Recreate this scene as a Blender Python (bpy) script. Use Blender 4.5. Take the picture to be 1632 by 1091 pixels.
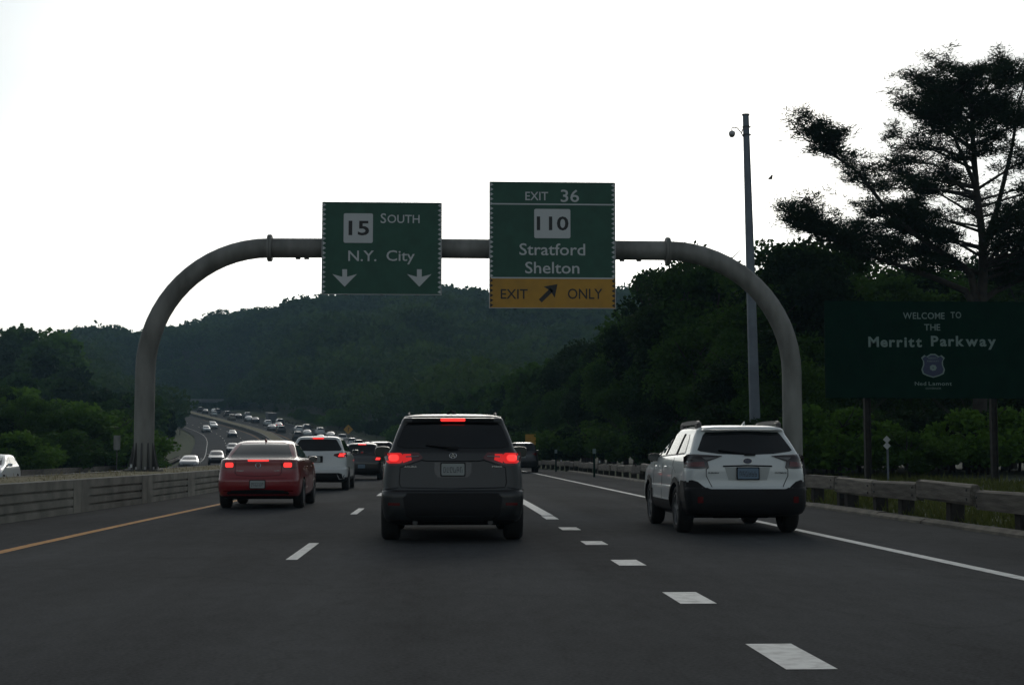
import bpy, bmesh, math, random
import numpy as np
from mathutils import Vector, Matrix
random.seed(7); RNG = np.random.default_rng(11)
for o in list(bpy.data.objects): bpy.data.objects.remove(o)
SC = bpy.context.scene; COL = SC.collection
PI = math.pi
# ------------------------------------------------------------------ camera
EYE = 1.2; FPX = 2350.0
PITCH = math.atan(175/FPX); YAW = math.atan(118/FPX*math.cos(PITCH))
cam_d = bpy.data.cameras.new('camera'); cam = bpy.data.objects.new('camera', cam_d); COL.objects.link(cam)
cam.location = (0, 0, EYE); cam.rotation_euler = (PI/2+PITCH, 0, -YAW)
cam_d.sensor_width = 36; cam_d.lens = 36*FPX/1632; cam_d.clip_start = .1; cam_d.clip_end = 6000
SC.camera = cam
# ------------------------------------------------------------------ sky, sun, exposure
SUN_EL, SUN_AZ = math.radians(23), math.radians(4)          # azimuth from +Y towards +X
w = bpy.data.worlds.new('World'); SC.world = w; w.use_nodes = True
nt = w.node_tree; nt.nodes.clear()
N = nt.nodes.new; L = nt.links.new
sky = N('ShaderNodeTexSky'); sky.sky_type = 'NISHITA'; sky.sun_disc = False
sky.sun_elevation = SUN_EL; sky.sun_rotation = SUN_AZ
sky.air_density = 1.0; sky.dust_density = 1.5; sky.ozone_density = 1.0
hs = N('ShaderNodeHueSaturation'); hs.inputs['Saturation'].default_value = .32
L(sky.outputs[0], hs.inputs['Color'])
tc = N('ShaderNodeTexCoord'); mp = N('ShaderNodeMapping'); mp.inputs['Scale'].default_value = (1, 1, 3.2)
cl = N('ShaderNodeTexNoise'); cl.inputs['Scale'].default_value = 2.2; cl.inputs['Detail'].default_value = 6
L(tc.outputs['Generated'], mp.inputs['Vector']); L(mp.outputs[0], cl.inputs['Vector'])
cr = N('ShaderNodeValToRGB'); cr.color_ramp.elements[0].position = .35; cr.color_ramp.elements[1].position = .7
cr.color_ramp.elements[0].color = (.97, 1.05, 1.08, 1); cr.color_ramp.elements[1].color = (1.12, 1.12, 1.08, 1)
L(cl.outputs['Fac'], cr.inputs['Fac'])
mx = N('ShaderNodeMix'); mx.data_type = 'RGBA'; mx.blend_type = 'MULTIPLY'; mx.inputs[0].default_value = 1
L(hs.outputs[0], mx.inputs[6]); L(cr.outputs[0], mx.inputs[7])
bg = N('ShaderNodeBackground'); bg.inputs['Strength'].default_value = .13
wo = N('ShaderNodeOutputWorld'); L(mx.outputs[2], bg.inputs['Color']); L(bg.outputs[0], wo.inputs['Surface'])
sd = bpy.data.lights.new('sun', 'SUN'); sd.energy = .5; sd.angle = math.radians(16); sd.color = (1, .94, .85)
sun = bpy.data.objects.new('sun', sd); COL.objects.link(sun)
sdir = Vector((math.sin(SUN_AZ)*math.cos(SUN_EL), math.cos(SUN_AZ)*math.cos(SUN_EL), math.sin(SUN_EL)))
sun.rotation_euler = sdir.to_track_quat('Z', 'Y').to_euler()
SC.view_settings.view_transform = 'Standard'; SC.view_settings.look = 'None'
SC.view_settings.gamma = 1; SC.view_settings.exposure = -0.68
SC.cycles.max_bounces = 6; SC.cycles.diffuse_bounces = 3; SC.cycles.volume_bounces = 0
SC.cycles.transparent_max_bounces = 8

# ------------------------------------------------------------------ helpers
cF = Vector((math.sin(YAW)*math.cos(PITCH), math.cos(YAW)*math.cos(PITCH), math.sin(PITCH)))
cR = Vector((math.cos(YAW), -math.sin(YAW), 0)); cU = cR.cross(cF)
def at(x, y, Y):
    """world point at forward distance Y seen in direction (x, y) of the survey photograph"""
    d = cF*FPX + cR*(x-816) + cU*(545.5-y); t = Y/d.y
    return Vector((d.x*t, Y, EYE+d.z*t))
def tag(o, label=None, cat=None, group=None, kind=None):
    if label: o['label'] = label
    if cat: o['category'] = cat
    if group: o['group'] = group
    if kind: o['kind'] = kind
    return o
def link(name, me, parent=None, loc=None, rot=None):
    o = bpy.data.objects.new(name, me); COL.objects.link(o)
    if parent: o.parent = parent
    if loc is not None: o.location = loc
    if rot is not None: o.rotation_euler = rot
    return o
def thing(name, label, cat, loc=(0, 0, 0), rz=0, group=None):
    return tag(link(name, None, None, loc, (0, 0, rz)), label, cat, group)
def lin(c): return tuple(((v/255)/12.92 if v/255 <= .04045 else ((v/255+.055)/1.055)**2.4) for v in c)

class MB:
    def __init__(s): s.v = []; s.f = []; s.m = []
    def quad(s, a, b, c, d, m=0):
        n = len(s.v); s.v += [tuple(a), tuple(b), tuple(c), tuple(d)]; s.f.append((n, n+1, n+2, n+3)); s.m.append(m)
    def box(s, c, d, rot=None, m=0, ch=0):
        hx, hy, hz = d[0]/2, d[1]/2, d[2]/2; n = len(s.v); c = Vector(c)
        if ch:
            pts = []
            for z in (-hz, -hz+ch, hz-ch, hz):
                k = ch if abs(z) == hz else 0
                pts.append([(x*(hx-k-(0 if e else ch)), y*(hy-k-(ch if e else 0)), z) for x, y, e in
                            ((1, 1, 0), (1, 1, 1), (1, -1, 1), (1, -1, 0), (-1, -1, 0), (-1, -1, 1), (-1, 1, 1), (-1, 1, 0))])
            for ring in pts:
                for p in ring:
                    p = Vector(p); p = rot @ p if rot else p; s.v.append(tuple(p+c))
            for r in range(3):
                for i in range(8):
                    j = (i+1) % 8; s.f.append((n+r*8+i, n+(r+1)*8+i, n+(r+1)*8+j, n+r*8+j)); s.m.append(m)
            s.f.append(tuple(n+i for i in range(8))); s.f.append(tuple(n+24+i for i in range(7, -1, -1))); s.m += [m, m]
            return
        for x in (-hx, hx):
            for y in (-hy, hy):
                for z in (-hz, hz):
                    p = Vector((x, y, z)); p = rot @ p if rot else p; s.v.append(tuple(p+c))
        for q in ((0, 1, 3, 2), (4, 6, 7, 5), (0, 4, 5, 1), (2, 3, 7, 6), (0, 2, 6, 4), (1, 5, 7, 3)):
            s.f.append(tuple(n+i for i in q)); s.m.append(m)
    def tube(s, pts, rad, n=12, m=0, cap=True):
        pts = [Vector(p) for p in pts]; base = len(s.v); up = Vector((0, 0, 1)); prev = None
        if not hasattr(rad, '__len__'): rad = [rad]*len(pts)
        for i, p in enumerate(pts):
            t = (pts[min(i+1, len(pts)-1)]-pts[max(i-1, 0)]).normalized()
            if prev is None: a = t.cross(up if abs(t.z) < .9 else Vector((1, 0, 0))).normalized()
            else: a = (prev-t*prev.dot(t)).normalized()
            prev = a; b = t.cross(a)
            for k in range(n):
                q = 2*PI*k/n; s.v.append(tuple(p+(a*math.cos(q)+b*math.sin(q))*rad[i]))
        for i in range(len(pts)-1):
            for k in range(n):
                j = (k+1) % n; s.f.append((base+i*n+k, base+i*n+j, base+(i+1)*n+j, base+(i+1)*n+k)); s.m.append(m)
        if cap:
            s.f.append(tuple(base+k for k in range(n-1, -1, -1))); s.f.append(tuple(base+(len(pts)-1)*n+k for k in range(n))); s.m += [m, m]
    def prism(s, poly, d0, d1, m=0):
        """poly: list of (x,z) in the XZ plane; extruded from y=d0 (front) to y=d1"""
        n = len(s.v); k = len(poly)
        for y in (d0, d1):
            for x, z in poly: s.v.append((x, y, z))
        s.f.append(tuple(range(n, n+k))); s.f.append(tuple(range(n+2*k-1, n+k-1, -1))); s.m += [m, m]
        for i in range(k):
            j = (i+1) % k; s.f.append((n+i, n+k+i, n+k+j, n+j)); s.m.append(m)
    def mesh(s, name, mats, smooth=False):
        me = bpy.data.meshes.new(name); me.from_pydata(s.v, [], s.f)
        for x in (mats if isinstance(mats, (list, tuple)) else [mats]): me.materials.append(x)
        me.polygons.foreach_set('material_index', s.m)
        bm = bmesh.new(); bm.from_mesh(me); bmesh.ops.recalc_face_normals(bm, faces=bm.faces); bm.to_mesh(me); bm.free()
        if smooth: smooth_mesh(me, 40)
        me.update(); return me
    def build(s, name, mats, parent=None, smooth=False, **k):
        return link(name, s.mesh(name, mats, smooth), parent, **k)
def smooth_mesh(me, ang=35):
    me.polygons.foreach_set('use_smooth', [True]*len(me.polygons))
    try: me.set_sharp_from_angle(angle=math.radians(ang))
    except Exception: pass

def mat(name, col, rough=.6, metal=0, col2=None, scale=4, bump=0, bscale=30, coat=0, emit=None, es=0, stretch=(1, 1, 1), spec=.5, detail=5, lo=.35, hi=.65, world=False):
    m = bpy.data.materials.new(name); m.use_nodes = True; t = m.node_tree; b = t.nodes['Principled BSDF']
    b.inputs['Base Color'].default_value = (*col, 1); b.inputs['Roughness'].default_value = rough; b.inputs['Metallic'].default_value = metal
    b.inputs['Coat Weight'].default_value = coat; b.inputs['Coat Roughness'].default_value = .06; b.inputs['Specular IOR Level'].default_value = spec
    if emit: b.inputs['Emission Color'].default_value = (*emit, 1); b.inputs['Emission Strength'].default_value = es
    if col2 or bump:
        if world:
            g = t.nodes.new('ShaderNodeNewGeometry'); co = g.outputs['Position']
        else:
            g = t.nodes.new('ShaderNodeTexCoord'); co = g.outputs['Object']
        mp = t.nodes.new('ShaderNodeMapping'); mp.inputs['Scale'].default_value = stretch; t.links.new(co, mp.inputs['Vector'])
    if col2:
        n = t.nodes.new('ShaderNodeTexNoise'); n.inputs['Scale'].default_value = scale; n.inputs['Detail'].default_value = detail
        t.links.new(mp.outputs[0], n.inputs['Vector'])
        r = t.nodes.new('ShaderNodeValToRGB'); r.color_ramp.elements[0].position = lo; r.color_ramp.elements[1].position = hi
        r.color_ramp.elements[0].color = (*col, 1); r.color_ramp.elements[1].color = (*col2, 1)
        t.links.new(n.outputs['Fac'], r.inputs['Fac']); t.links.new(r.outputs[0], b.inputs['Base Color'])
    if bump:
        n2 = t.nodes.new('ShaderNodeTexNoise'); n2.inputs['Scale'].default_value = bscale; n2.inputs['Detail'].default_value = 4
        t.links.new(mp.outputs[0], n2.inputs['Vector'])
        bp = t.nodes.new('ShaderNodeBump'); bp.inputs['Strength'].default_value = bump; bp.inputs['Distance'].default_value = .02
        t.links.new(n2.outputs['Fac'], bp.inputs['Height']); t.links.new(bp.outputs[0], b.inputs['Normal'])
    return m

def leaf_mat(name, a, b_, trans=.3, rough=.8):
    m = bpy.data.materials.new(name); m.use_nodes = True; t = m.node_tree; p = t.nodes['Principled BSDF']; out = t.nodes['Material Output']
    at_ = t.nodes.new('ShaderNodeAttribute'); at_.attribute_name = 'tint'
    oi = t.nodes.new('ShaderNodeObjectInfo')
    ad = t.nodes.new('ShaderNodeMath'); ad.operation = 'MULTIPLY_ADD'; ad.inputs[1].default_value = .55
    t.links.new(oi.outputs['Random'], ad.inputs[0])
    ml = t.nodes.new('ShaderNodeMath'); ml.operation = 'MULTIPLY'; ml.inputs[1].default_value = .45
    t.links.new(at_.outputs['Fac'], ml.inputs[0]); t.links.new(ml.outputs[0], ad.inputs[2])
    r = t.nodes.new('ShaderNodeValToRGB'); r.color_ramp.elements[0].color = (*a, 1); r.color_ramp.elements[1].color = (*b_, 1)
    t.links.new(ad.outputs[0], r.inputs['Fac']); t.links.new(r.outputs[0], p.inputs['Base Color'])
    p.inputs['Roughness'].default_value = rough; p.inputs['Specular IOR Level'].default_value = .06
    tr = t.nodes.new('ShaderNodeBsdfTranslucent'); t.links.new(r.outputs[0], tr.inputs['Color'])
    ms = t.nodes.new('ShaderNodeMixShader'); ms.inputs[0].default_value = trans
    t.links.new(p.outputs[0], ms.inputs[1]); t.links.new(tr.outputs[0], ms.inputs[2]); t.links.new(ms.outputs[0], out.inputs['Surface'])
    return m

def asphalt_mat(name, base, var, stretchy):
    m = bpy.data.materials.new(name); m.use_nodes = True; t = m.node_tree; b = t.nodes['Principled BSDF']
    nn = t.nodes.new; lk = t.links.new
    g = nn('ShaderNodeNewGeometry')
    def noise(scale, st, det=5):
        mp = nn('ShaderNodeMapping'); mp.inputs['Scale'].default_value = st; lk(g.outputs['Position'], mp.inputs['Vector'])
        n = nn('ShaderNodeTexNoise'); n.inputs['Scale'].default_value = scale; n.inputs['Detail'].default_value = det; lk(mp.outputs[0], n.inputs['Vector']); return n.outputs['Fac']
    def madd(a, k, c):
        x = nn('ShaderNodeMath'); x.operation = 'MULTIPLY_ADD'; lk(a, x.inputs[0]); x.inputs[1].default_value = k
        if isinstance(c, float): x.inputs[2].default_value = c
        else: lk(c, x.inputs[2])
        return x.outputs[0]
    v = madd(noise(.9, (1, .05, 1)), .9*var, 1-.45*var-.3*var-.35*var-.45*var)      # streaks along the lanes
    v = madd(noise(.35, (1, .6, 1)), 1.0*var, v)
    v = madd(noise(38, (1, 1, 1), 3), 1.2*var, v)
    v = madd(noise(7, (1, .35, 1), 6), .5*var, v); 
    sx = nn('ShaderNodeSeparateXYZ'); lk(g.outputs['Position'], sx.inputs[0])        # paler wheel tracks
    a1 = nn('ShaderNodeMath'); a1.operation = 'MULTIPLY_ADD'; lk(sx.outputs['X'], a1.inputs[0]); a1.inputs[1].default_value = 2*PI/1.83; a1.inputs[2].default_value = .6
    a2 = nn('ShaderNodeMath'); a2.operation = 'COSINE'; lk(a1.outputs[0], a2.inputs[0])
    v = madd(a2.outputs[0], -.07*var, v)
    vo = nn('ShaderNodeTexVoronoi'); vo.feature = 'DISTANCE_TO_EDGE'; vo.inputs['Scale'].default_value = .22
    wv = nn('ShaderNodeVectorMath'); wv.operation = 'MULTIPLY_ADD'; nz = nn('ShaderNodeTexNoise'); nz.inputs['Scale'].default_value = 1.3; nz.inputs['Detail'].default_value = 5; lk(g.outputs['Position'], nz.inputs['Vector'])
    wv.inputs[1].default_value = (1.2, 1.2, 0); lk(nz.outputs['Color'], wv.inputs[0]); lk(g.outputs['Position'], wv.inputs[2]); lk(wv.outputs[0], vo.inputs['Vector'])
    cm = nn('ShaderNodeMapRange'); cm.inputs['From Min'].default_value = 0; cm.inputs['From Max'].default_value = .006; cm.inputs['To Min'].default_value = .84; cm.inputs['To Max'].default_value = 1; lk(vo.outputs['Distance'], cm.inputs['Value'])
    cmm = nn('ShaderNodeMath'); cmm.operation = 'MULTIPLY'; lk(v, cmm.inputs[0]); lk(cm.outputs[0], cmm.inputs[1]); v = cmm.outputs[0]
    mx = nn('ShaderNodeMix'); mx.data_type = 'RGBA'; mx.blend_type = 'MULTIPLY'; mx.inputs[0].default_value = 1
    mx.inputs[6].default_value = (*base, 1); lk(v, mx.inputs[7]); 
    lk(mx.outputs[2], b.inputs['Base Color'])
    b.inputs['Roughness'].default_value = 1; b.inputs['Specular IOR Level'].default_value = .06
    bp = nn('ShaderNodeBump'); bp.inputs['Strength'].default_value = .35; bp.inputs['Distance'].default_value = .01
    lk(noise(90, (1, 1, 1), 2), bp.inputs['Height']); lk(bp.outputs[0], b.inputs['Normal'])
    return m

M = {}
M['asphalt'] = asphalt_mat('asphalt', (.045, .0465, .0475), 1.3, True)
M['asphalt_old'] = asphalt_mat('asphalt_far_side', (.062, .063, .064), .5, True)
M['seam'] = mat('tar_seam', (.022, .022, .023), 1, spec=0)
M['paint'] = mat('road_paint_white', (.72, .73, .70), .7, col2=(.42, .42, .40), scale=9, world=True, lo=.42, hi=.75)
M['paint_y'] = mat('road_paint_yellow', (.58, .24, .012), .8, col2=(.36, .15, .01), scale=7, world=True)
M['concrete'] = mat('barrier_concrete', (.26, .25, .21), .9, col2=(.14, .135, .115), scale=1.6, bump=.3, bscale=25, world=True)
M['kerb'] = mat('kerb_concrete', (.22, .20, .16), .9, col2=(.12, .11, .09), scale=3, bump=.4, world=True)
M['gravel'] = mat('dry_grass_gravel', (.26, .22, .13), 1, col2=(.15, .14, .07), scale=5, bump=.6, bscale=40, world=True)
M['steel'] = mat('weathered_galvanised_steel', (.26, .26, .24), .6, .2, col2=(.13, .13, .115), scale=1.1, stretch=(1.6, 1.6, .5), detail=8)
M['steel_dark'] = mat('dark_steel', (.07, .07, .068), .55, .4)
M['pole'] = mat('grey_blue_pole_paint', (.15, .18, .21), .5, .1, col2=(.12, .14, .17), scale=2)
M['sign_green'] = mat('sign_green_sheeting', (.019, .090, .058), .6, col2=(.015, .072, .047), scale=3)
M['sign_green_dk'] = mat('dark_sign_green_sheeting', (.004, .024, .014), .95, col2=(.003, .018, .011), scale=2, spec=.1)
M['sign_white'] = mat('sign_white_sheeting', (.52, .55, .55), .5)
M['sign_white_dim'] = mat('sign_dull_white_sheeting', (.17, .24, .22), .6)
M['sign_yellow'] = mat('sign_yellow_sheeting', (.48, .25, .015), .5, col2=(.40, .21, .015), scale=3)
M['sign_black'] = mat('sign_black_film', (.010, .010, .010), .5)
M['sign_blue'] = mat('sign_blue_film', (.02, .03, .08), .5)
M['alu'] = mat('bare_aluminium', (.35, .35, .35), .4, .7)
M['wood'] = mat('weathered_timber', (.155, .14, .115), .85, col2=(.07, .062, .05), scale=3, stretch=(6, .5, 6), bump=.5, bscale=14)
_t = M['wood'].node_tree; _b = _t.nodes['Principled BSDF']; _r = [n for n in _t.nodes if n.type == 'VALTORGB'][0]
_h = _t.nodes.new('ShaderNodeHueSaturation'); _o = _t.nodes.new('ShaderNodeObjectInfo'); _m = _t.nodes.new('ShaderNodeMath'); _m.operation = 'MULTIPLY_ADD'; _m.inputs[1].default_value = .9; _m.inputs[2].default_value = .65
_t.links.new(_o.outputs['Random'], _m.inputs[0]); _t.links.new(_m.outputs[0], _h.inputs['Value']); _t.links.new(_r.outputs[0], _h.inputs['Color']); _t.links.new(_h.outputs[0], _b.inputs['Base Color'])
M['wood_post'] = mat('dark_timber_post', (.035, .031, .026), .9, col2=(.018, .016, .014), scale=6)
M['bark'] = mat('bark', (.045, .038, .03), .95, col2=(.025, .021, .017), scale=4, bump=.6)
M['grass_ground'] = mat('verge_grass', (.035, .055, .014), 1, col2=(.06, .078, .024), scale=.8, bump=.6, bscale=12, world=True)
M['forest_floor'] = mat('ground_litter', (.030, .042, .013), 1, col2=(.018, .026, .009), scale=.3, world=True)
M['leaf'] = leaf_mat('leaf_green', (.018, .048, .010), (.058, .118, .018))
M['leaf_light'] = leaf_mat('leaf_light_green', (.050, .115, .016), (.10, .19, .026))
M['leaf_dark'] = leaf_mat('leaf_dark_green', (.009, .023, .008), (.028, .055, .014))
M['needle'] = leaf_mat('pine_needle', (.012, .024, .012), (.026, .044, .018), .2)
M['grass'] = leaf_mat('grass_blade', (.05, .075, .015), (.14, .15, .05))
# car materials
M['black_plastic'] = mat('black_plastic', (.010, .010, .011), .6, spec=.25)
M['rubber'] = mat('tyre_rubber', (.013, .013, .013), .85, bump=.3, bscale=60)
M['glass'] = mat('tinted_glass', (.006, .008, .009), .05, spec=.55)
M['glass_light'] = mat('clear_car_glass', (.03, .04, .037), .05, spec=.6)
M['alloy'] = mat('alloy_wheel', (.32, .33, .34), .35, .8)
M['chrome'] = mat('chrome', (.65, .66, .67), .15, 1)
M['lens'] = mat('red_lamp_lens', (.10, .005, .006), .15, coat=.6)
M['lens_dark'] = mat('smoked_lamp_lens', (.016, .007, .008), .15, coat=.6)
M['lens_clear'] = mat('clear_lamp_lens', (.14, .14, .14), .15, coat=.5)
M['brake'] = mat('lit_brake_lamp', (.5, .01, .01), .3, emit=(1, .035, .03), es=2.6)
M['brake_dim'] = mat('lit_brake_lamp_edge', (.4, .01, .01), .3, emit=(1, .02, .02), es=.75)
M['head'] = mat('headlamp', (.6, .6, .6), .2, coat=.5)
M['plate'] = mat('number_plate', (.30, .33, .32), .5)
M['plate_blue'] = mat('number_plate_blue', (.13, .20, .27), .5)
M['plate_ink'] = mat('plate_ink', (.06, .07, .08), .6)
M['seat'] = mat('car_interior', (.02, .02, .02), .9)
def paint(name, c, metal=.0, rough=.32, coat=.8): return mat(name, c, rough, metal, coat=coat)
M['p_grey'] = paint('dark_grey_metallic_paint', (.011, .013, .014), .1, .38, .35)
M['p_white'] = paint('white_paint', (.62, .65, .65))
M['p_pearl'] = paint('pearl_white_paint', (.66, .70, .69))
M['p_red'] = paint('red_paint', (.22, .010, .014), .0)
M['p_black'] = paint('black_paint', (.008, .008, .009))
M['p_silver'] = paint('silver_paint', (.25, .26, .27), .5)
M['p_navy'] = paint('dark_blue_paint', (.015, .022, .04), .2)
M['p_tan'] = paint('beige_paint', (.20, .18, .14), .2)
M['p_orange'] = paint('copper_paint', (.25, .09, .04), .2)

# ------------------------------------------------------------------ road alignment
def pchip(xs, ys, x):
    xs = np.array(xs, float); ys = np.array(ys, float); x = np.asarray(x, float)
    h = np.diff(xs); d = np.diff(ys)/h; m = np.zeros(len(xs))
    for i in range(1, len(xs)-1):
        if d[i-1]*d[i] > 0:
            w1 = 2*h[i]+h[i-1]; w2 = h[i]+2*h[i-1]; m[i] = (w1+w2)/(w1/d[i-1]+w2/d[i])
    m[0] = d[0]; m[-1] = d[-1]
    i = np.clip(np.searchsorted(xs, x)-1, 0, len(h)-1); t = (x-xs[i])/h[i]
    return (2*t**3-3*t**2+1)*ys[i]+(t**3-2*t**2+t)*h[i]*m[i]+(-2*t**3+3*t**2)*ys[i+1]+(t**3-t**2)*h[i]*m[i+1]
TY = [-220, 20, 42, 70, 110, 150, 200, 250, 325, 400, 480, 560, 640, 720, 900]
TX = [-9.2, -8.8, -8.15, -8.2, -9.2, -12.3, -18.3, -25.5, -37.8, -58, -80, -96, -110, -124, -155]
TZ = [0, 0, 0, 0, 0, -.1, .3, 1.6, 4.9, 9.2, 13.6, 16.9, 18.3, 18.8, 19.5]
_Y = np.arange(-220, 900.1, .5); _XM = pchip(TY, TX, _Y); _ZR = pchip(TY, TZ, _Y)
_XO = np.where(_Y < 80, 0, np.where(_Y > 115, _XM+8.4, 0)); 
_k = np.clip((_Y-80)/35, 0, 1); _k = _k*_k*(3-2*_k); _XO = (_XM+8.4)*_k
def ss(x): x = min(1, max(0, x)); return x*x*(3-2*x)
def Xm(Y): return float(np.interp(Y, _Y, _XM))
def Zr(Y): return float(np.interp(Y, _Y, _ZR))
def Xo(Y): return float(np.interp(Y, _Y, _XO))
def Zo(Y): return Zr(Y)-.45*(1-ss((Y-130)/130))
ROADEND = 660

# ground
def smooth(x): x = np.clip(x, 0, 1); return x*x*(3-2*x)
RIDX = [-2500, -400, -60, 60, 130, 250, 350, 500, 640, 800, 1000, 1300, 1900, 4000]
RIDY = [600, 560, 568, 568, 562, 538, 520, 508, 484, 482, 487, 492, 515, 600]
def natural(X, Y):
    X = np.asarray(X, float); Y = np.asarray(Y, float)
    yy = np.maximum(Y, 120.); px = 698+X/yy*2350
    top = np.interp(px, RIDX, RIDY)
    ridge = (720-top)/2350*850-11
    f = smooth((yy-230)/640.)
    z = ridge*f*(1+.0*X)
    z = np.where(Y > 870, ridge*np.maximum(.35, 1-(Y-870)/900.), z)
    # nearer wooded rise left of the road
    lh = 17*smooth((170-px)/170)*smooth((yy-180)/170)
    z = np.maximum(z, lh*np.where(Y > 380, np.maximum(0, 1-(Y-380)/200), 1))
    z = z + .5*np.sin(X*.05+Y*.031)*smooth((yy-120)/100)+5.5*np.sin(X*.034+Y*.021+1)*np.sin(Y*.045-X*.011)*smooth((yy-330)/180)
    return z
def ground_z(X, Y):
    X = np.asarray(X, float); Y = np.asarray(Y, float)
    xm = np.interp(Y, _Y, _XM); xo = np.interp(Y, _Y, _XO); zr = np.interp(Y, _Y, _ZR)
    zo = zr-.45*(1-smooth((Y-130)/130.))
    uL = (xm-16.6)-X; uR = X-(xo+8.35)
    road = np.where(X < xm, zo, zr)-.12
    k = np.maximum(smooth(uL/26), smooth((uR-9)/26))
    k = k*np.clip((730-Y)/60., 0, 1)+1*np.clip((Y-670)/60., 0, 1)
    verge = np.where(uR > 0, .16+.02*uR, 0)*np.clip(uR*4, 0, 1)*(1-k)
    return road*(1-k)+natural(X, Y)*k+verge+np.where(uL > 2, .0, 0)
def gz(X, Y): return float(ground_z(X, Y))

YS = np.concatenate([np.arange(-200, 0, 20.), np.arange(0, 60, 2.5), np.arange(60, 300, 5.), np.arange(300, 700, 7.5), np.arange(700, 1000, 20.), np.arange(1000, 1801, 100.)])
US = np.concatenate([-np.array([1800, 1400, 1100, 900, 750, 620, 520, 440, 380, 330, 290, 250, 220, 190, 165, 140, 120, 100, 85, 72, 60, 50, 42, 36, 31, 27, 23, 20, 18, 16.7, 15, 10, 5, 1.2]),
                     np.array([-.8, 3, 8, 12, 15, 16.4, 16.8, 17.2, 18, 19.5, 21, 23, 25.5, 28.5, 32, 36, 41, 47, 54, 62, 72, 84, 100, 118, 138, 160, 190, 220, 260, 300, 350, 410, 480, 560, 650, 760, 900, 1100, 1400, 1800])])
xmY = np.interp(YS, _Y, _XM); dxo = np.interp(YS, _Y, _XO)-xmY
GX = np.zeros((len(YS), len(US)))
for i in range(len(YS)):
    GX[i] = xmY[i]+np.where(US > 10, US+(dxo[i]-8.4), US)
GY = np.repeat(YS[:, None], len(US), 1); GZ = ground_z(GX, GY)
nv, nu = GX.shape
verts = np.stack([GX, GY, GZ], -1).reshape(-1, 3)
idx = np.arange(nv*nu).reshape(nv, nu)
q = np.stack([idx[:-1, :-1], idx[:-1, 1:], idx[1:, 1:], idx[1:, :-1]], -1).reshape(-1, 4)
me = bpy.data.meshes.new('ground'); me.from_pydata(verts.tolist(), [], q.tolist())
me.materials.append(M['grass_ground']); me.materials.append(M['forest_floor'])
cx = verts[q].mean(1); uu = cx[:, 0]-np.interp(cx[:, 1], _Y, _XM)
mi = np.where(((uu > -21) & (uu < 23.5) & (cx[:, 1] < 690)), 0, 1).astype(np.int32)
me.polygons.foreach_set('material_index', mi); smooth_mesh(me, 80); me.update()
tag(link('ground', me), kind='structure')

def strip(mb, fx0, fx1, fz, Y0, Y1, step, dz=0., m=0):
    ys = list(np.arange(Y0, Y1, step))+[Y1]
    for a, b in zip(ys[:-1], ys[1:]):
        if b-a < 1e-4: continue
        mb.quad((fx0(a), a, fz(a)+dz), (fx1(a), a, fz(a)+dz), (fx1(b), b, fz(b)+dz), (fx0(b), b, fz(b)+dz), m)
def nodesY(Y0, Y1): return None
mb = MB(); strip(mb, lambda Y: Xm(Y)+1.2, lambda Y: Xo(Y)+8.15, Zr, -60, ROADEND, 2.5)
road = tag(mb.build('road', M['asphalt']), kind='structure')
mb = MB(); strip(mb, lambda Y: Xm(Y)-15.6, lambda Y: Xm(Y)-1.2, Zo, -60, ROADEND, 2.5)
road2 = tag(mb.build('opposite_road', M['asphalt_old']), kind='structure')
def line_part(name, x0, x1, Y0, Y1, parent, m, fx=Xo, fz=Zr, dz=.004, step=2.5):
    mb = MB(); strip(mb, lambda Y: fx(Y)+x0, lambda Y: fx(Y)+x1, fz, Y0, Y1, step, dz); return mb.build(name, m, parent)
line_part('edge_line', 5.50, 5.66, -20, 118, road, M['paint'])
line_part('yellow_line', -5.34, -5.18, -20, 20, road, M['paint_y'])
mb = MB(); strip(mb, lambda Y: -5.34+.28*ss((Y-18)/25)+Xo(Y), lambda Y: -5.18+.28*ss((Y-18)/25)+Xo(Y), Zr, 20, 420, 2.5, .004); mb.build('yellow_line', M['paint_y'], road)
line_part('edge_line', 5.50+2.2, 5.66+2.2, 135, 420, road, M['paint'])
for k in range(-1, 34):
    y0 = 16.75+12.19*k
    line_part('lane_dash', -1.70, -1.57, y0, y0+3.05, road, M['paint'], step=1.6)
dots = [(8.19, 9.28), (11.75, 12.72), (15.72, 16.55), (19.25, 20.05), (22.9, 23.75)]
for a, b in dots+[(4.4, 5.4)]: line_part('lane_dash', 1.93, 2.22, a, b, road, M['paint'], step=1.2)
line_part('lane_dash', 1.95, 2.18, 26.6, 27.9, road, M['paint'], step=1.4)
line_part('gore_line', 1.98, 2.20, 28.2, 40.5, road, M['paint'])
for k in range(14): line_part('lane_dash', 2.0, 2.14, 46+12.19*k, 49+12.19*k, road, M['paint'])
line_part('edge_line', -13.32, -13.22, -20, 420, road2, M['paint'], Xm, Zo)
line_part('yellow_line', -2.7, -2.55, -20, 420, road2, M['paint_y'], Xm, Zo)
for k in range(30):
    for off in (-6.15, -9.8): line_part('lane_dash', off-.07, off+.07, 40+12.19*k, 43+12.19*k, road2, M['paint'], Xm, Zo)

# kerb
kerb = tag(link('kerb', None), kind='structure')
for k in range(34):
    y0 = 4+2.6*k; ln = 2.57; X = Xo(y0)+8.16
    mb = MB(); j = random.uniform(-.012, .012)
    mb.prism([(0, -.12), (.26, -.12), (.26, .085+j), (.09, .085+j), (.02, .04)], 0, ln)
    a = math.atan((Xo(y0+2.6)-Xo(y0))/2.6)
    mb.build('kerb_stone', M['kerb'], kerb, loc=(X+random.uniform(-.01, .01), y0, Zr(y0)), rot=(0, random.uniform(-.02, .02), -a))
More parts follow.
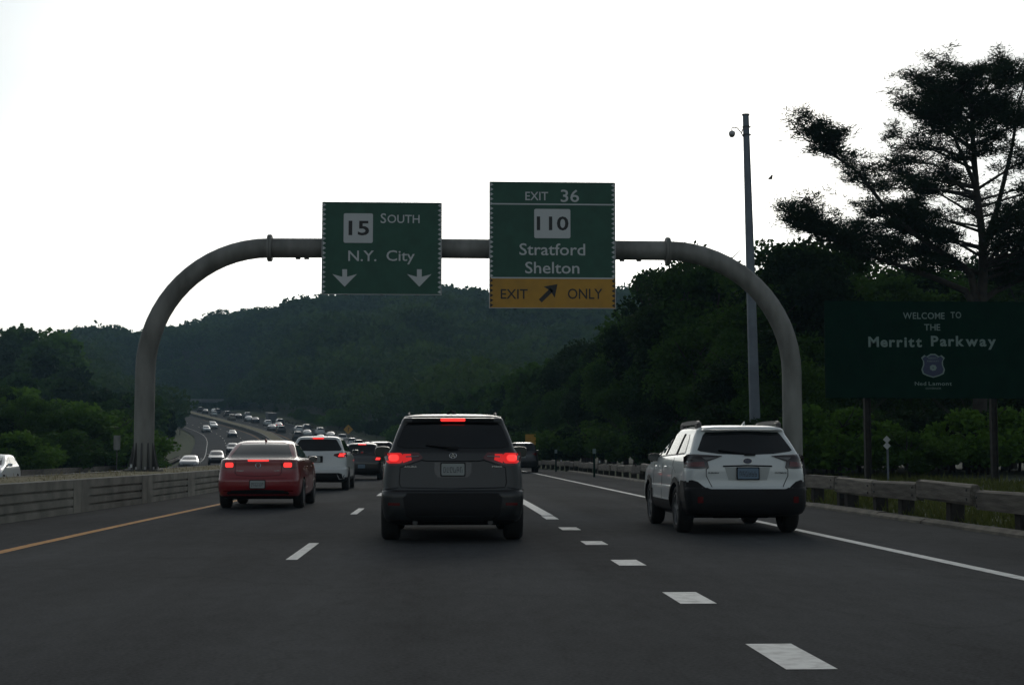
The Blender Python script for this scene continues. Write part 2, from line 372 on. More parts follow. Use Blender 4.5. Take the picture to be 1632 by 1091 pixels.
# ------------------------------------------------------------------ median barrier
bar = thing('median_barrier', 'low concrete median barrier with long horizontal grooves and a dry grassy top', 'barrier')
def wallpanel(y0, y1, side, lod):
    """local: length along +y from y0; face at x=0 looking +x*side"""
    mb = MB(); Ln = y1-y0; H0 = .66; b = -.5
    p0 = Vector((Xm(y0)+side*1.35, y0, 0)); p1 = Vector((Xm(y1)+side*1.35, y1, 0)); d = p1-p0; Ln = d.length
    ang = -math.atan2(d.x, d.y)
    def bx(xa, xb, ya, yb, za, zb): mb.box(((xa+xb)/2*side, (ya+yb)/2, (za+zb)/2), (abs(xb-xa), yb-ya, zb-za))
    bx(-.30, -.045, .0, Ln-.012, b, H0)
    if lod == 0:
        bx(-.045, .0, 0, .55, b, H0-.002); bx(-.045, .0, Ln-.57, Ln-.014, b, H0-.002)
        for za, zb in ((b, .115), (.16, .28), (.325, .445), (.49, H0-.002)): bx(-.044, -.008, .552, Ln-.572, za, zb)
    else:
        bx(-.045, 0, 0, Ln-.014, b, H0-.002)
    sl = math.atan((Zr(y1)-Zr(y0))/(y1-y0))
    o = mb.build('wall_panel', M['concrete'], None, loc=(p0.x, p0.y, Zr(y0)))
    o.rotation_euler = (sl, 0, ang); o.parent = bar
    return o
y = 2.2; PL = 5.6
while y < 110: wallpanel(y, y+PL, 1, 0); y += PL
mb = MB()
def farwall(mb, Y0, Y1, side):
    ys = np.arange(Y0, Y1+.1, 5.)
    for a, b in zip(ys[:-1], ys[1:]):
        for xa, xb in ((1.35, 1.05),):
            A = [(Xm(Y)+side*x, Y, (Zr(Y) if side > 0 else Zr(Y))+z) for Y in (a, b) for x in (xa, xb) for z in (-.9, .66)]
            f = A  # 0:a out low 1:a out top 2:a in low 3:a in top 4..7 for b
            mb.quad(f[0], f[1], f[5], f[4]); mb.quad(f[1], f[3], f[7], f[5]); mb.quad(f[3], f[2], f[6], f[7])
farwall(mb, y, 655, 1); w1 = mb.build('far_wall', M['concrete'], bar)
mb = MB(); farwall(mb, 0, 655, -1); mb.build('rear_wall', M['concrete'], bar)
mb = MB()
ys = np.arange(0, 655.1, 2.5)
for a, b in zip(ys[:-1], ys[1:]):
    cols = [-1.06, -.7, -.3, .1, .5, .8, 1.06]
    hh = lambda Y, i: .60+ (.06 if 0 < i < 6 else 0)+.02*math.sin(Y*1.3+i*2)
    for i in range(6):
        mb.quad((Xm(a)+cols[i], a, Zr(a)+hh(a, i)), (Xm(a)+cols[i+1], a, Zr(a)+hh(a, i+1)), (Xm(b)+cols[i+1], b, Zr(b)+hh(b, i+1)), (Xm(b)+cols[i], b, Zr(b)+hh(b, i)))
mb.build('median_fill', M['gravel'], bar)

# ------------------------------------------------------------------ text
_tc = {}
def text_curve(s, bold):
    k = (s, bold)
    if k in _tc: return _tc[k]
    c = bpy.data.curves.new('t', 'FONT'); c.body = s; c.size = 1; c.offset = bold; c.resolution_u = 3; c.fill_mode = 'FRONT'; c.extrude = 0
    o = bpy.data.objects.new('t', c); COL.objects.link(o); dg = bpy.context.evaluated_depsgraph_get()
    me = bpy.data.meshes.new_from_object(o.evaluated_get(dg)); v = np.zeros(len(me.vertices)*3); me.vertices.foreach_get('co', v); v = v.reshape(-1, 3)
    f = [tuple(p.vertices) for p in me.polygons]
    bpy.data.objects.remove(o); bpy.data.meshes.remove(me); bpy.data.curves.remove(c)
    _tc[k] = (v, f); return _tc[k]
def text_fit(name, s, x0, x1, z0, z1, y, m, parent, bold=.012, spacing=1.0):
    v, f = text_curve(s, bold); lo = v.min(0); hi = v.max(0)
    X = x0+(v[:, 0]-lo[0])/(hi[0]-lo[0])*(x1-x0); Z = z0+(v[:, 1]-lo[1])/(hi[1]-lo[1])*(z1-z0)
    me = bpy.data.meshes.new(name); me.from_pydata(np.stack([X, np.full(len(X), y), Z], -1).tolist(), [], f); me.materials.append(m); me.update()
    return link(name, me, parent)
def text_spaced(name, s, x0, x1, z0, z1, y, m, parent, bold=.02, desc=None, gap=.35):
    """letters set with wide spacing; z0 = baseline, z1 = cap height"""
    vs = []; fs = []; adv = 0; n = 0; cap = text_curve('E', bold)[0][:, 1].max()
    for ch in s:
        if ch == ' ': adv += .5; continue
        v, f = text_curve(ch, bold); v = v.copy(); wd = v[:, 0].max()-v[:, 0].min(); v[:, 0] += adv-v[:, 0].min()
        vs.append(v); fs += [tuple(i+n for i in q) for q in f]; n += len(v); adv += wd+gap*.28
    v = np.concatenate(vs); X = x0+v[:, 0]/v[:, 0].max()*(x1-x0); Z = z0+v[:, 1]/cap*(z1-z0)
    me = bpy.data.meshes.new(name); me.from_pydata(np.stack([X, np.full(len(X), y), Z], -1).tolist(), [], fs); me.materials.append(m); me.update()
    return link(name, me, parent)
def rrect(x0, x1, z0, z1, r, n=4):
    P = []
    for cx, cz, a0 in ((x1-r, z0+r, -90), (x1-r, z1-r, 0), (x0+r, z1-r, 90), (x0+r, z0+r, 180)):
        for i in range(n+1):
            a = math.radians(a0+90*i/n); P.append((cx+r*math.cos(a), cz+r*math.sin(a)))
    return P

# ------------------------------------------------------------------ overhead gantry
GY_ = 43.0
gan = thing('sign_gantry', 'curved grey tubular steel arch spanning the road and carrying two green signs', 'sign gantry', (0, 0, 0))
XL, XR, ZB = -8.45, 10.42, 7.14; GR = .285; xa, xb = -4.92, 6.76; RZ = 3.6
def arcpts(xc, xe, z0):
    s = 1 if xe > xc else -1; P = []
    for i in range(17):
        a = PI/2*i/16; P.append((xe-s*abs(xe-xc)*math.cos(a), GY_, z0+(ZB-z0)*math.sin(a)))
    return P
for xc, xe, zb in ((XL, xa, .62), (XR, xb, .2)):
    mb = MB(); mb.tube([(xc, GY_, zb)]+[(xc, GY_, z) for z in (1.5, 2.6)]+arcpts(xc, xe, ZB-RZ), GR, 28)
    mb.build('column', M['steel'], gan, smooth=True)
    mb = MB(); mb.box((xc, GY_, zb+.05), (.96, .96, .09)); mb.build('base_plate', M['steel_dark'], gan)
    for k in range(10):
        a = 2*PI*k/10+.3; c, s_ = math.cos(a), math.sin(a); R = Matrix.Rotation(a, 3, 'Z')
        mb = MB(); n = 0
        P = [(.27, .10), (.42, .10), (.41, .22), (.29, .85), (.27, .85)]
        A = [R @ Vector((x, -.02, z)) for x, z in P]; B = [R @ Vector((x, .02, z)) for x, z in P]
        mb.v = [tuple(p+Vector((xc, GY_, zb))) for p in A+B]; k5 = 5
        mb.f = [tuple(range(5)), tuple(range(9, 4, -1))]+[(i, 5+i, 5+(i+1) % 5, (i+1) % 5) for i in range(5)]; mb.m = [0]*7
        mb.build('gusset', M['steel_dark'], gan)
        b2 = a+PI/10; mb = MB(); q0 = (xc+.41*math.cos(b2), GY_+.41*math.sin(b2))
        mb.tube([(q0[0], q0[1], zb-.02), (q0[0], q0[1], zb+.17)], .03, 6); mb.build('anchor_bolt', M['alu'], gan)
mb = MB(); mb.tube([(xa+.02, GY_, ZB), (0, GY_, ZB+.02), (xb-.02, GY_, ZB)], GR, 28); mb.build('beam', M['steel'], gan, smooth=True)
for x in (xa, xb):
    mb = MB(); mb.tube([(x-.065, GY_, ZB), (x-.04, GY_, ZB), (x-.005, GY_, ZB)], [.38, .40, .40], 28); mb.tube([(x+.005, GY_, ZB), (x+.04, GY_, ZB), (x+.065, GY_, ZB)], [.40, .40, .38], 28); f_ = mb.build('flange', M['steel'], gan, smooth=True)
for x in (-4.1, -3.85, -.7, -.5, 2.1, 5.4, 5.9):
    mb = MB(); mb.tube([(x-.07, GY_, ZB-GR-.01), (x+.07, GY_, ZB-GR-.01)], .035, 8); mb.build('handhole_cover', M['steel_dark'], gan)
# overhead signs ----------------------------------------------------
SY = GY_-.52
def PX(x, y): p = at(x, y, SY); return p.x, p.z
def sign_board(name, label, x0, x1, y0, y1):
    t = thing(name, label, 'road sign', (0, 0, 0), 0, 'overhead green signs on the gantry')
    a, b = PX(x0, y1), PX(x1, y0)
    mb = MB(); n = 5 if x1-x0 > 195 else 4
    mb.box(((a[0]+b[0])/2, SY+.03, (a[1]+b[1])/2), (b[0]-a[0], .05, b[1]-a[1]))
    mb.build('panel', M['sign_green'], t)
    for fx in (.2, .5, .8):
        X = a[0]+(b[0]-a[0])*fx; mb = MB(); mb.box((X, SY+.10, (a[1]+b[1])/2), (.09, .09, b[1]-a[1]+.06)); mb.build('support_beam', M['steel_dark'], t)
        for zz in (-.36, .36):
            mb = MB(); mb.tube([(X, SY+.13, ZB+zz), (X, GY_+.05, ZB+zz)], .035, 6); mb.build('clamp', M['steel_dark'], t)
    mb = MB()
    mb.box(((a[0]+b[0])/2, SY+.02, b[1]+.008), (b[0]-a[0]+.03, .08, .015)); mb.box(((a[0]+b[0])/2, SY+.02, a[1]-.008), (b[0]-a[0]+.03, .08, .015))
    mb.box((a[0]-.008, SY+.02, (a[1]+b[1])/2), (.015, .08, b[1]-a[1])); mb.box((b[0]+.008, SY+.02, (a[1]+b[1])/2), (.015, .08, b[1]-a[1]))
    mb.build('edge_trim', M['alu'], t)
    return t, a, b
def teeth(t, a, b, n, z0, z1, m, y):
    for side, x in ((1, a[0]), (-1, b[0])):
        mb = MB(); h = (z1-z0)/n
        for i in range(n):
            zc = z0+h*(i+.5); mb.v += [(x+side*.012, y, zc-h*.42), (x+side*.012, y, zc+h*.42), (x+side*.105, y, zc)]
            k = len(mb.v); mb.f.append((k-3, k-2, k-1)); mb.m.append(0)
        mb.build('sawtooth_border', m, t)
def flat(name, poly, y, m, parent):
    mb = MB(); mb.v = [(x, y, z) for x, z in poly]; mb.f = [tuple(range(len(poly)))]; mb.m = [0]; me = mb.mesh(name, m); return link(name, me, parent)
def T(t, s, x0, x1, y0, y1, m, bold=.008, dy=0, name='lettering'):
    a = PX(x0, y1); b = PX(x1, y0); return text_fit(name, s, a[0], b[0], a[1], b[1], SY-.003-dy, m, t, bold)
W_, K_ = M['sign_white'], M['sign_black']
t, a, b = sign_board('overhead_sign', 'green overhead sign reading 15 South N.Y. City with two down arrows', 513, 703.5, 324, 468)
teeth(t, a, b, 19, a[1], b[1], W_, SY-.003)
flat('route_shield', rrect(PX(547.5, 387)[0], PX(594.5, 340)[0], PX(571, 387)[1], PX(571, 340)[1], .05), SY-.003, W_, t)
T(t, '15', 555.5, 588.5, 352, 375, K_, .02, .003)
T(t, 'S', 606.6, 615.5, 340, 355.7, W_); T(t, 'OUTH', 617.5, 668.8, 342.5, 355.3, W_)
T(t, 'N.Y.', 555, 600, 399.5, 416, W_); T(t, 'City', 615.8, 661, 399, 421, W_)
for cx_ in (549.3, 668.3):
    P = [(cx_-3.8, 429), (cx_-3.8, 438.5), (cx_-19.6, 436.6), (cx_, 456.8), (cx_+19.6, 436.6), (cx_+3.8, 438.5), (cx_+3.8, 429)]
    # notched head drawn as three pieces so each stays convex
    mb = MB()
    for poly in ([(cx_-3.8, 429), (cx_+3.8, 429), (cx_+3.8, 441), (cx_-3.8, 441)], [(cx_-19.6, 436.6), (cx_-3.8, 441), (cx_, 456.8)], [(cx_+19.6, 436.6), (cx_, 456.8), (cx_+3.8, 441)], [(cx_-3.8, 441), (cx_+3.8, 441), (cx_, 456.8)]):
        n = len(mb.v); mb.v += [(PX(*p)[0], SY-.003, PX(*p)[1]) for p in poly]; mb.f.append(tuple(range(n, n+len(poly)))); mb.m.append(0)
    mb.build('down_arrow', W_, t)
t, a, b = sign_board('overhead_sign', 'taller green sign reading Exit 36, 110, Stratford Shelton with yellow exit only strip', 780.5, 979.5, 292, 490)
zy = PX(880, 443.5)[1]
flat('yellow_panel', [(a[0], a[1]), (b[0], a[1]), (b[0], zy), (a[0], zy)], SY-.002, M['sign_yellow'], t)
teeth(t, a, b, 20, zy, b[1], W_, SY-.004); teeth(t, a, b, 6, a[1], zy, K_, SY-.005)
for y in (325.6, 443): 
    z = PX(880, y)[1]; flat('divider_line', [(a[0]+.04, z-.02), (b[0]-.04, z-.02), (b[0]-.04, z+.02), (a[0]+.04, z+.02)], SY-.006, W_, t)
T(t, 'EXIT', 837.3, 873.5, 306, 319, W_); T(t, '36', 893.7, 922.8, 302.4, 322, W_)
flat('route_shield', rrect(PX(851.4, 379)[0], PX(909, 333)[0], PX(880, 379.6)[1], PX(880, 333)[1], .05), SY-.003, W_, t)
T(t, '110', 855.5, 906, 345, 367, K_, .02, .003)
T(t, 'Stratford', 827.8, 932.6, 388.3, 406.5, W_); T(t, 'Shelton', 837, 923.4, 417.5, 435.6, W_)
T(t, 'EXIT', 798, 841, 460.8, 476, K_, .008, .003); T(t, 'ONLY', 905, 960, 460, 476.3, K_, .008, .003)
mb = MB(); d = Vector((27, 26.5)).normalized(); nrm = Vector((-d.y, d.x))
def AP(s, o): q = Vector((861, -479.5))+d*s+nrm*o; return PX(q.x, -q.y)
for poly in ([AP(0, -3.4), AP(26, -3.4), AP(26, 3.4), AP(0, 3.4)], [AP(23, 0), AP(20, -12.5), AP(38.5, 0)], [AP(23, 0), AP(38.5, 0), AP(20, 12.5)]):
    n = len(mb.v); mb.v += [(p[0], SY-.005, p[1]) for p in poly]; mb.f.append(tuple(range(n, n+len(poly)))); mb.m.append(0)
mb.build('diagonal_arrow', K_, t)

# ------------------------------------------------------------------ camera pole
pb, pt = at(1206, 745, 60), at(1188.5, 184, 60); pb.z = gz(pb.x, 60)-.1
pole = thing('camera_pole', 'tall tapering grey pole with traffic camera arm, rising behind the gantry', 'pole')
mb = MB(); mb.tube([pb, pb.lerp(pt, .5), pt], [.235, .19, .13], 20); mb.build('mast', M['pole'], pole, smooth=True)
mb = MB(); mb.tube([pt, pt+Vector((0, 0, .05))], .165, 16); mb.build('cap', M['steel_dark'], pole, smooth=True)
for f in (.966, .944):
    p = pb.lerp(pt, f); mb = MB(); mb.tube([p, p+Vector((0, 0, .05))], .16, 14); mb.box(p+Vector((.17, 0, .025)), (.06, .05, .05)); mb.build('clamp_band', M['steel_dark'], pole)
p = pb.lerp(pt, .955); q_ = Vector((-1, 0, 0))
mb = MB(); mb.tube([p+Vector((-.13, 0, .12)), p+Vector((-.2, 0, -.05)), p+Vector((-.26, 0, .0)), p+Vector((-.36, 0, .14)), p+Vector((-.5, 0, .17)), p+Vector((-.60, 0, .15)), p+Vector((-.60, 0, .02))], .025, 8)
mb.tube([p+Vector((-.13, 0, -.22)), p+Vector((-.24, 0, -.02))], .02, 6); mb.build('camera_arm', M['steel_dark'], pole, smooth=True)
c0 = p+Vector((-.60, 0, -.12)); mb = MB(); prof = [(.0, .15), (.06, .145), (.12, .11), (.135, .05), (.135, 0), (.12, -.06), (.08, -.115), (.03, -.135), (0, -.137)]
mb.tube([c0+Vector((0, 0, z)) for r, z in prof], [max(r, .002) for r, z in prof], 14); mb.build('dome_camera', M['alu'], pole, smooth=True)

# ------------------------------------------------------------------ welcome sign
WY = 47.0
def PW(x, y): p = at(x, y, WY); return p.x, p.z
wel = thing('welcome_sign', 'large dark green welcome sign on two posts before the dark trees', 'welcome sign')
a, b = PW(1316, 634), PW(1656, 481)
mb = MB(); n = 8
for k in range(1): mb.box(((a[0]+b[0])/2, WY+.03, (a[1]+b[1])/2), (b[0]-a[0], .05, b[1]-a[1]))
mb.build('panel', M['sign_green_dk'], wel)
for xx in (1385, 1587):
    X = PW(xx, 700)[0]; g0 = gz(X, WY+.15); mb = MB()
    for dx in (-.09, .09): mb.box((X+dx, WY+.16, (g0-.2+b[1])/2), (.015, .20, b[1]-g0+.2))
    mb.box((X, WY+.16, (g0-.2+b[1])/2), (.17, .015, b[1]-g0+.2)); mb.build('post', M['wood_post'], wel)
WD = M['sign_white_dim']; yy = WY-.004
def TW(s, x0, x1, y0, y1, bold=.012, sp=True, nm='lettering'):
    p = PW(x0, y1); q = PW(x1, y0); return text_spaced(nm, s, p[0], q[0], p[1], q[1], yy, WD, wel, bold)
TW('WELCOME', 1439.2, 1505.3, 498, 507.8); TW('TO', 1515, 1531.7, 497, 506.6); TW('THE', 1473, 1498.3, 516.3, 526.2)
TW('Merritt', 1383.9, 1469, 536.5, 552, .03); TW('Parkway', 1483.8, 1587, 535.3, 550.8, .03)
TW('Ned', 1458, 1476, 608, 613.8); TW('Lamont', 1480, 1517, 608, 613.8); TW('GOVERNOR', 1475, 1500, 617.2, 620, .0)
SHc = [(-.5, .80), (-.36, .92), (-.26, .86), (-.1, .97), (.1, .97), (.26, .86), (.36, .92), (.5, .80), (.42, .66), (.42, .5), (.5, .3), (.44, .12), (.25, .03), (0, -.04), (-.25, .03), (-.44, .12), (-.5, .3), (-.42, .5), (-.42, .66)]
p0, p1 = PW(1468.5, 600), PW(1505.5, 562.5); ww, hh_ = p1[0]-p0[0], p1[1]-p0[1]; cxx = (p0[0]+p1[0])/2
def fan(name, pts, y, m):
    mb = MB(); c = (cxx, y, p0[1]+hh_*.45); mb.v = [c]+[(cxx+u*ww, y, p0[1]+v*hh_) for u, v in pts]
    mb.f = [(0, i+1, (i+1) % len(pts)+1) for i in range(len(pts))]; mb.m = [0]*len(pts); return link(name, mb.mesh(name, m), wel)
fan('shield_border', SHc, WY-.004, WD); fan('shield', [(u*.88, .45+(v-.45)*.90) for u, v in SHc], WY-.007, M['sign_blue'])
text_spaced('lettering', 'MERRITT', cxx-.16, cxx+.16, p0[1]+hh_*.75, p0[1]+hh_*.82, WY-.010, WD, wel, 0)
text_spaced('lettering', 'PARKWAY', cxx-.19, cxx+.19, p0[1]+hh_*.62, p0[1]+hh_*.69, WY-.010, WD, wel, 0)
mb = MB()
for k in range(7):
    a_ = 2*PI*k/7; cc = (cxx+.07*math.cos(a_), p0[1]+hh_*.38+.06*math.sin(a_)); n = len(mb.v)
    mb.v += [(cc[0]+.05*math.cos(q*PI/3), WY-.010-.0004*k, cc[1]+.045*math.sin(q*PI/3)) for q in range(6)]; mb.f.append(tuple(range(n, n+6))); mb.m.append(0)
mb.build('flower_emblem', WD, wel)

# ------------------------------------------------------------------ small signs
def diamond(c, r, y0, y1, mb, m=0): mb.prism([(c[0]-r, c[1]), (c[0], c[1]-r), (c[0]+r, c[1]), (c[0], c[1]+r)], y0, y1, m)
def base(X, Y): return gz(X, Y)-.1
p = at(1413, 705, 50); t = thing('diamond_marker', 'pair of small white diamond markers stacked on a thin post under the welcome sign', 'marker sign')
for dz in (.105, -.105):
    mb = MB(); diamond((p.x, p.z+dz), .13, 49.96, 49.97, mb); mb.build('marker_plate', M['sign_white'], t)
mb = MB(); mb.box((p.x+.03, 50.0, (p.z+.2+base(p.x, 50))/2), (.06, .04, p.z+.2-base(p.x, 50))); mb.build('post', M['pole'], t)
p = at(845.5, 700, 118); t = thing('yellow_sign', 'small square yellow sign beyond the dark vehicle in the exit lane', 'road sign')
mb = MB(); mb.prism(rrect(p.x-.42, p.x+.42, p.z-.42, p.z+.42, .05), 117.96, 117.98); mb.build('panel', M['sign_yellow'], t)
mb = MB(); mb.box((p.x, 118.01, (p.z+base(p.x, 118))/2), (.07, .05, p.z+.5-base(p.x, 118))); mb.build('post', M['steel_dark'], t)
p = at(555, 684, 262); t = thing('warning_sign', 'yellow diamond warning sign on the grass slope by the far road bend', 'road sign')
mb = MB(); diamond((p.x, p.z), .85, 261.96, 261.99, mb); mb.build('panel', M['sign_yellow'], t)
mb = MB(); mb.box((p.x, 262.05, (p.z+base(p.x, 262))/2), (.1, .08, p.z-base(p.x, 262))); mb.build('post', M['steel_dark'], t)
mb = MB(); mb.box((p.x, 261.945, p.z-.05), (.12, .01, .6)); mb.box((p.x+.14, 261.944, p.z+.28), (.3, .01, .1)); mb.build('symbol', K_, t)
p = at(186.5, 705, 104); t = thing('narrow_sign_back', 'grey back of a narrow upright sign standing before the left bushes', 'road sign')
mb = MB(); mb.prism(rrect(p.x-.23, p.x+.23, p.z-.5, p.z+.5, .04), 103.96, 103.98); mb.build('panel', M['steel'], t)
mb = MB(); mb.box((p.x, 104.01, (p.z+base(p.x, 104))/2), (.07, .05, p.z+.5-base(p.x, 104))); mb.build('post', M['steel_dark'], t)
p = at(209, 742, 41); t = thing('reflector_marker', 'small white reflector marker standing left of the gantry column', 'marker')
mb = MB(); mb.box((p.x, 41, p.z), (.05, .02, .09)); mb.build('reflector', M['sign_white'], t)
mb = MB(); mb.box((p.x, 41.02, (p.z+.6)/2), (.03, .01, p.z-.5)); mb.build('post', M['steel_dark'], t)
for i, (x_, y_, Y_, lb) in enumerate(((947, 716, 72, 'thin green delineator post with white top beyond the timber guardrail'), (886, 717, 92, 'far thin delineator post with white top near the yellow sign'), (1107, 732, 52, 'short delineator post hidden low behind the white crossover'))):
    p = at(x_, y_, Y_); 
    if i == 2: continue
    t = thing('delineator_post', lb, 'marker post', group='delineator posts on the verge')
    mb = MB(); mb.box((p.x, Y_, p.z-.08), (.16, .02, .24)); mb.build('reflector', M['sign_white_dim'], t)
    mb = MB(); mb.box((p.x, Y_+.03, (p.z+base(p.x, Y_))/2), (.1, .03, p.z-base(p.x, Y_))); mb.build('post', M['sign_green_dk'], t)

# ------------------------------------------------------------------ timber guardrail, right
gr = thing('timber_guardrail', 'weathered grey timber beam guardrail on dark posts behind the right kerb', 'guardrail')
def beam_mesh(seed):
    r = random.Random(seed); mb = MB(); mb.box((0, 1.31, 0), (.15, 2.62, .30), ch=.02)
    me = mb.mesh('beam', M['wood'])
    for v in me.vertices:
        v.co.x += r.uniform(-.008, .008); v.co.z += r.uniform(-.02, .02); v.co.y += r.uniform(-.035, .035)
    return me
BM = [beam_mesh(i) for i in range(6)]
mb = MB(); mb.box((0, 0, 0), (.24, .26, .9), ch=.02); PM = mb.mesh('post', M['wood_post'])
mb = MB(); mb.box((0, 0, 0), (.08, .03, .12)); RM = mb.mesh('reflector', M['sign_white'])
mb = MB(); mb.tube([(0, 0, 0), (-.02, 0, 0)], .022, 8); BO = mb.mesh('bolt', M['steel_dark'])
for k in range(50):
    y0 = 9.35+2.7*k; X = Xo(y0)+8.42; g0 = gz(X+.2, y0); dy = random.uniform(-.03, .05)-.0012*max(0, y0-50)
    zc = Zr(y0)+.50+dy-(.07 if k in (3, 4) else 0)
    a = math.atan((Xo(y0+2.7)-Xo(y0))/2.7)
    o = link('beam', random.choice(BM), gr, (X+random.uniform(-.035, .035), y0, zc+random.uniform(-.02, .02)), (random.uniform(-.02, .02), random.uniform(-.09, .09), -a+random.uniform(-.008, .008)))
    for dd in ((1.32,) if k not in (7, 8) else (.25, 2.3)):
        link('post', PM, gr, (X+.19, y0+dd+random.uniform(-.15, .15), zc-.30), (0, random.uniform(-.04, .04), random.uniform(-.06, .06)))
    if k < 24:
        for dd in (.18, 2.46):
            for zz in (.07, -.07): link('bolt', BO, gr, (X-.07, y0+dd, zc+zz))
    if k in (13, 18, 25, 33): link('reflector', RM, gr, (X, y0, zc+.23))
# left far guardrail
gl = thing('timber_guardrail', 'distant timber guardrail along the bushes left of the oncoming road', 'guardrail')
for k in range(26):
    y0 = 62+5.4*k; y1 = y0+5.35; P0 = Vector((Xm(y0)-16.2, y0, 0)); P1 = Vector((Xm(y1)-16.2, y1, 0)); g0 = Zo(y0)
    d = P1-P0; mb = MB(); mb.box((0, d.length/2, .56), (.15, d.length-.04, .32)); o = mb.build('beam', M['wood'], gl, loc=(P0.x, P0.y, g0-.12))
    o.rotation_euler = (math.atan((Zo(y1)-Zo(y0))/5.35), 0, -math.atan2(d.x, d.y))
    for dd in (.2, .7):
        q = P0.lerp(P1, dd); link('post', PM, gl, (q.x-.2, q.y, Zo(q.y)+.15))
# far guardrail on our side beyond the bend
gf = thing('steel_guardrail', 'distant low guardrail curving along the wooded side of the far road', 'guardrail')
for k in range(56):
    y0 = 150+5.*k; y1 = y0+4.95; P0 = Vector((Xo(y0)+8.5, y0, Zr(y0))); P1 = Vector((Xo(y1)+8.5, y1, Zr(y1))); d = P1-P0
    mb = MB(); mb.box((0, d.length/2, .55), (.1, d.length, .3)); o = mb.build('beam', M['wood'], gf, loc=P0)
    o.rotation_euler = (math.atan(d.z/5), 0, -math.atan2(d.x, d.y))
    link('post', PM, gf, (P0.x+.15, P0.y, P0.z+.1))

# ------------------------------------------------------------------ overpass
ov = thing('overpass_bridge', 'small dark concrete overpass crossing the road far off at the foot of the hill', 'bridge')
c = at(322, 641, 640); zc = Zr(640)
OM = mat('bridge_concrete', (.24, .24, .225), .9, col2=(.16, .16, .15), scale=.5, world=True)
mb = MB(); mb.box((c.x, 640, zc+4.7), (38, 8, .7)); mb.build('deck', OM, ov)
for yy_ in (635.9, 644.1): mb = MB(); mb.box((c.x, yy_, zc+5.25), (38, .3, .8)); mb.build('parapet', OM, ov)
for dx in (-11.5, 11.5): mb = MB(); mb.box((c.x+dx, 640, zc+1.7), (2, 7.6, 5.4)); mb.build('abutment', M['steel_dark'], ov)  # darker than the concrete deck: under-bridge shade put into the colour
mb = MB(); mb.box((c.x-5, 640, zc+1.7), (1.0, 6.5, 5.4)); mb.build('pier', M['steel_dark'], ov)  # same dark colour, painting the shade beneath the deck

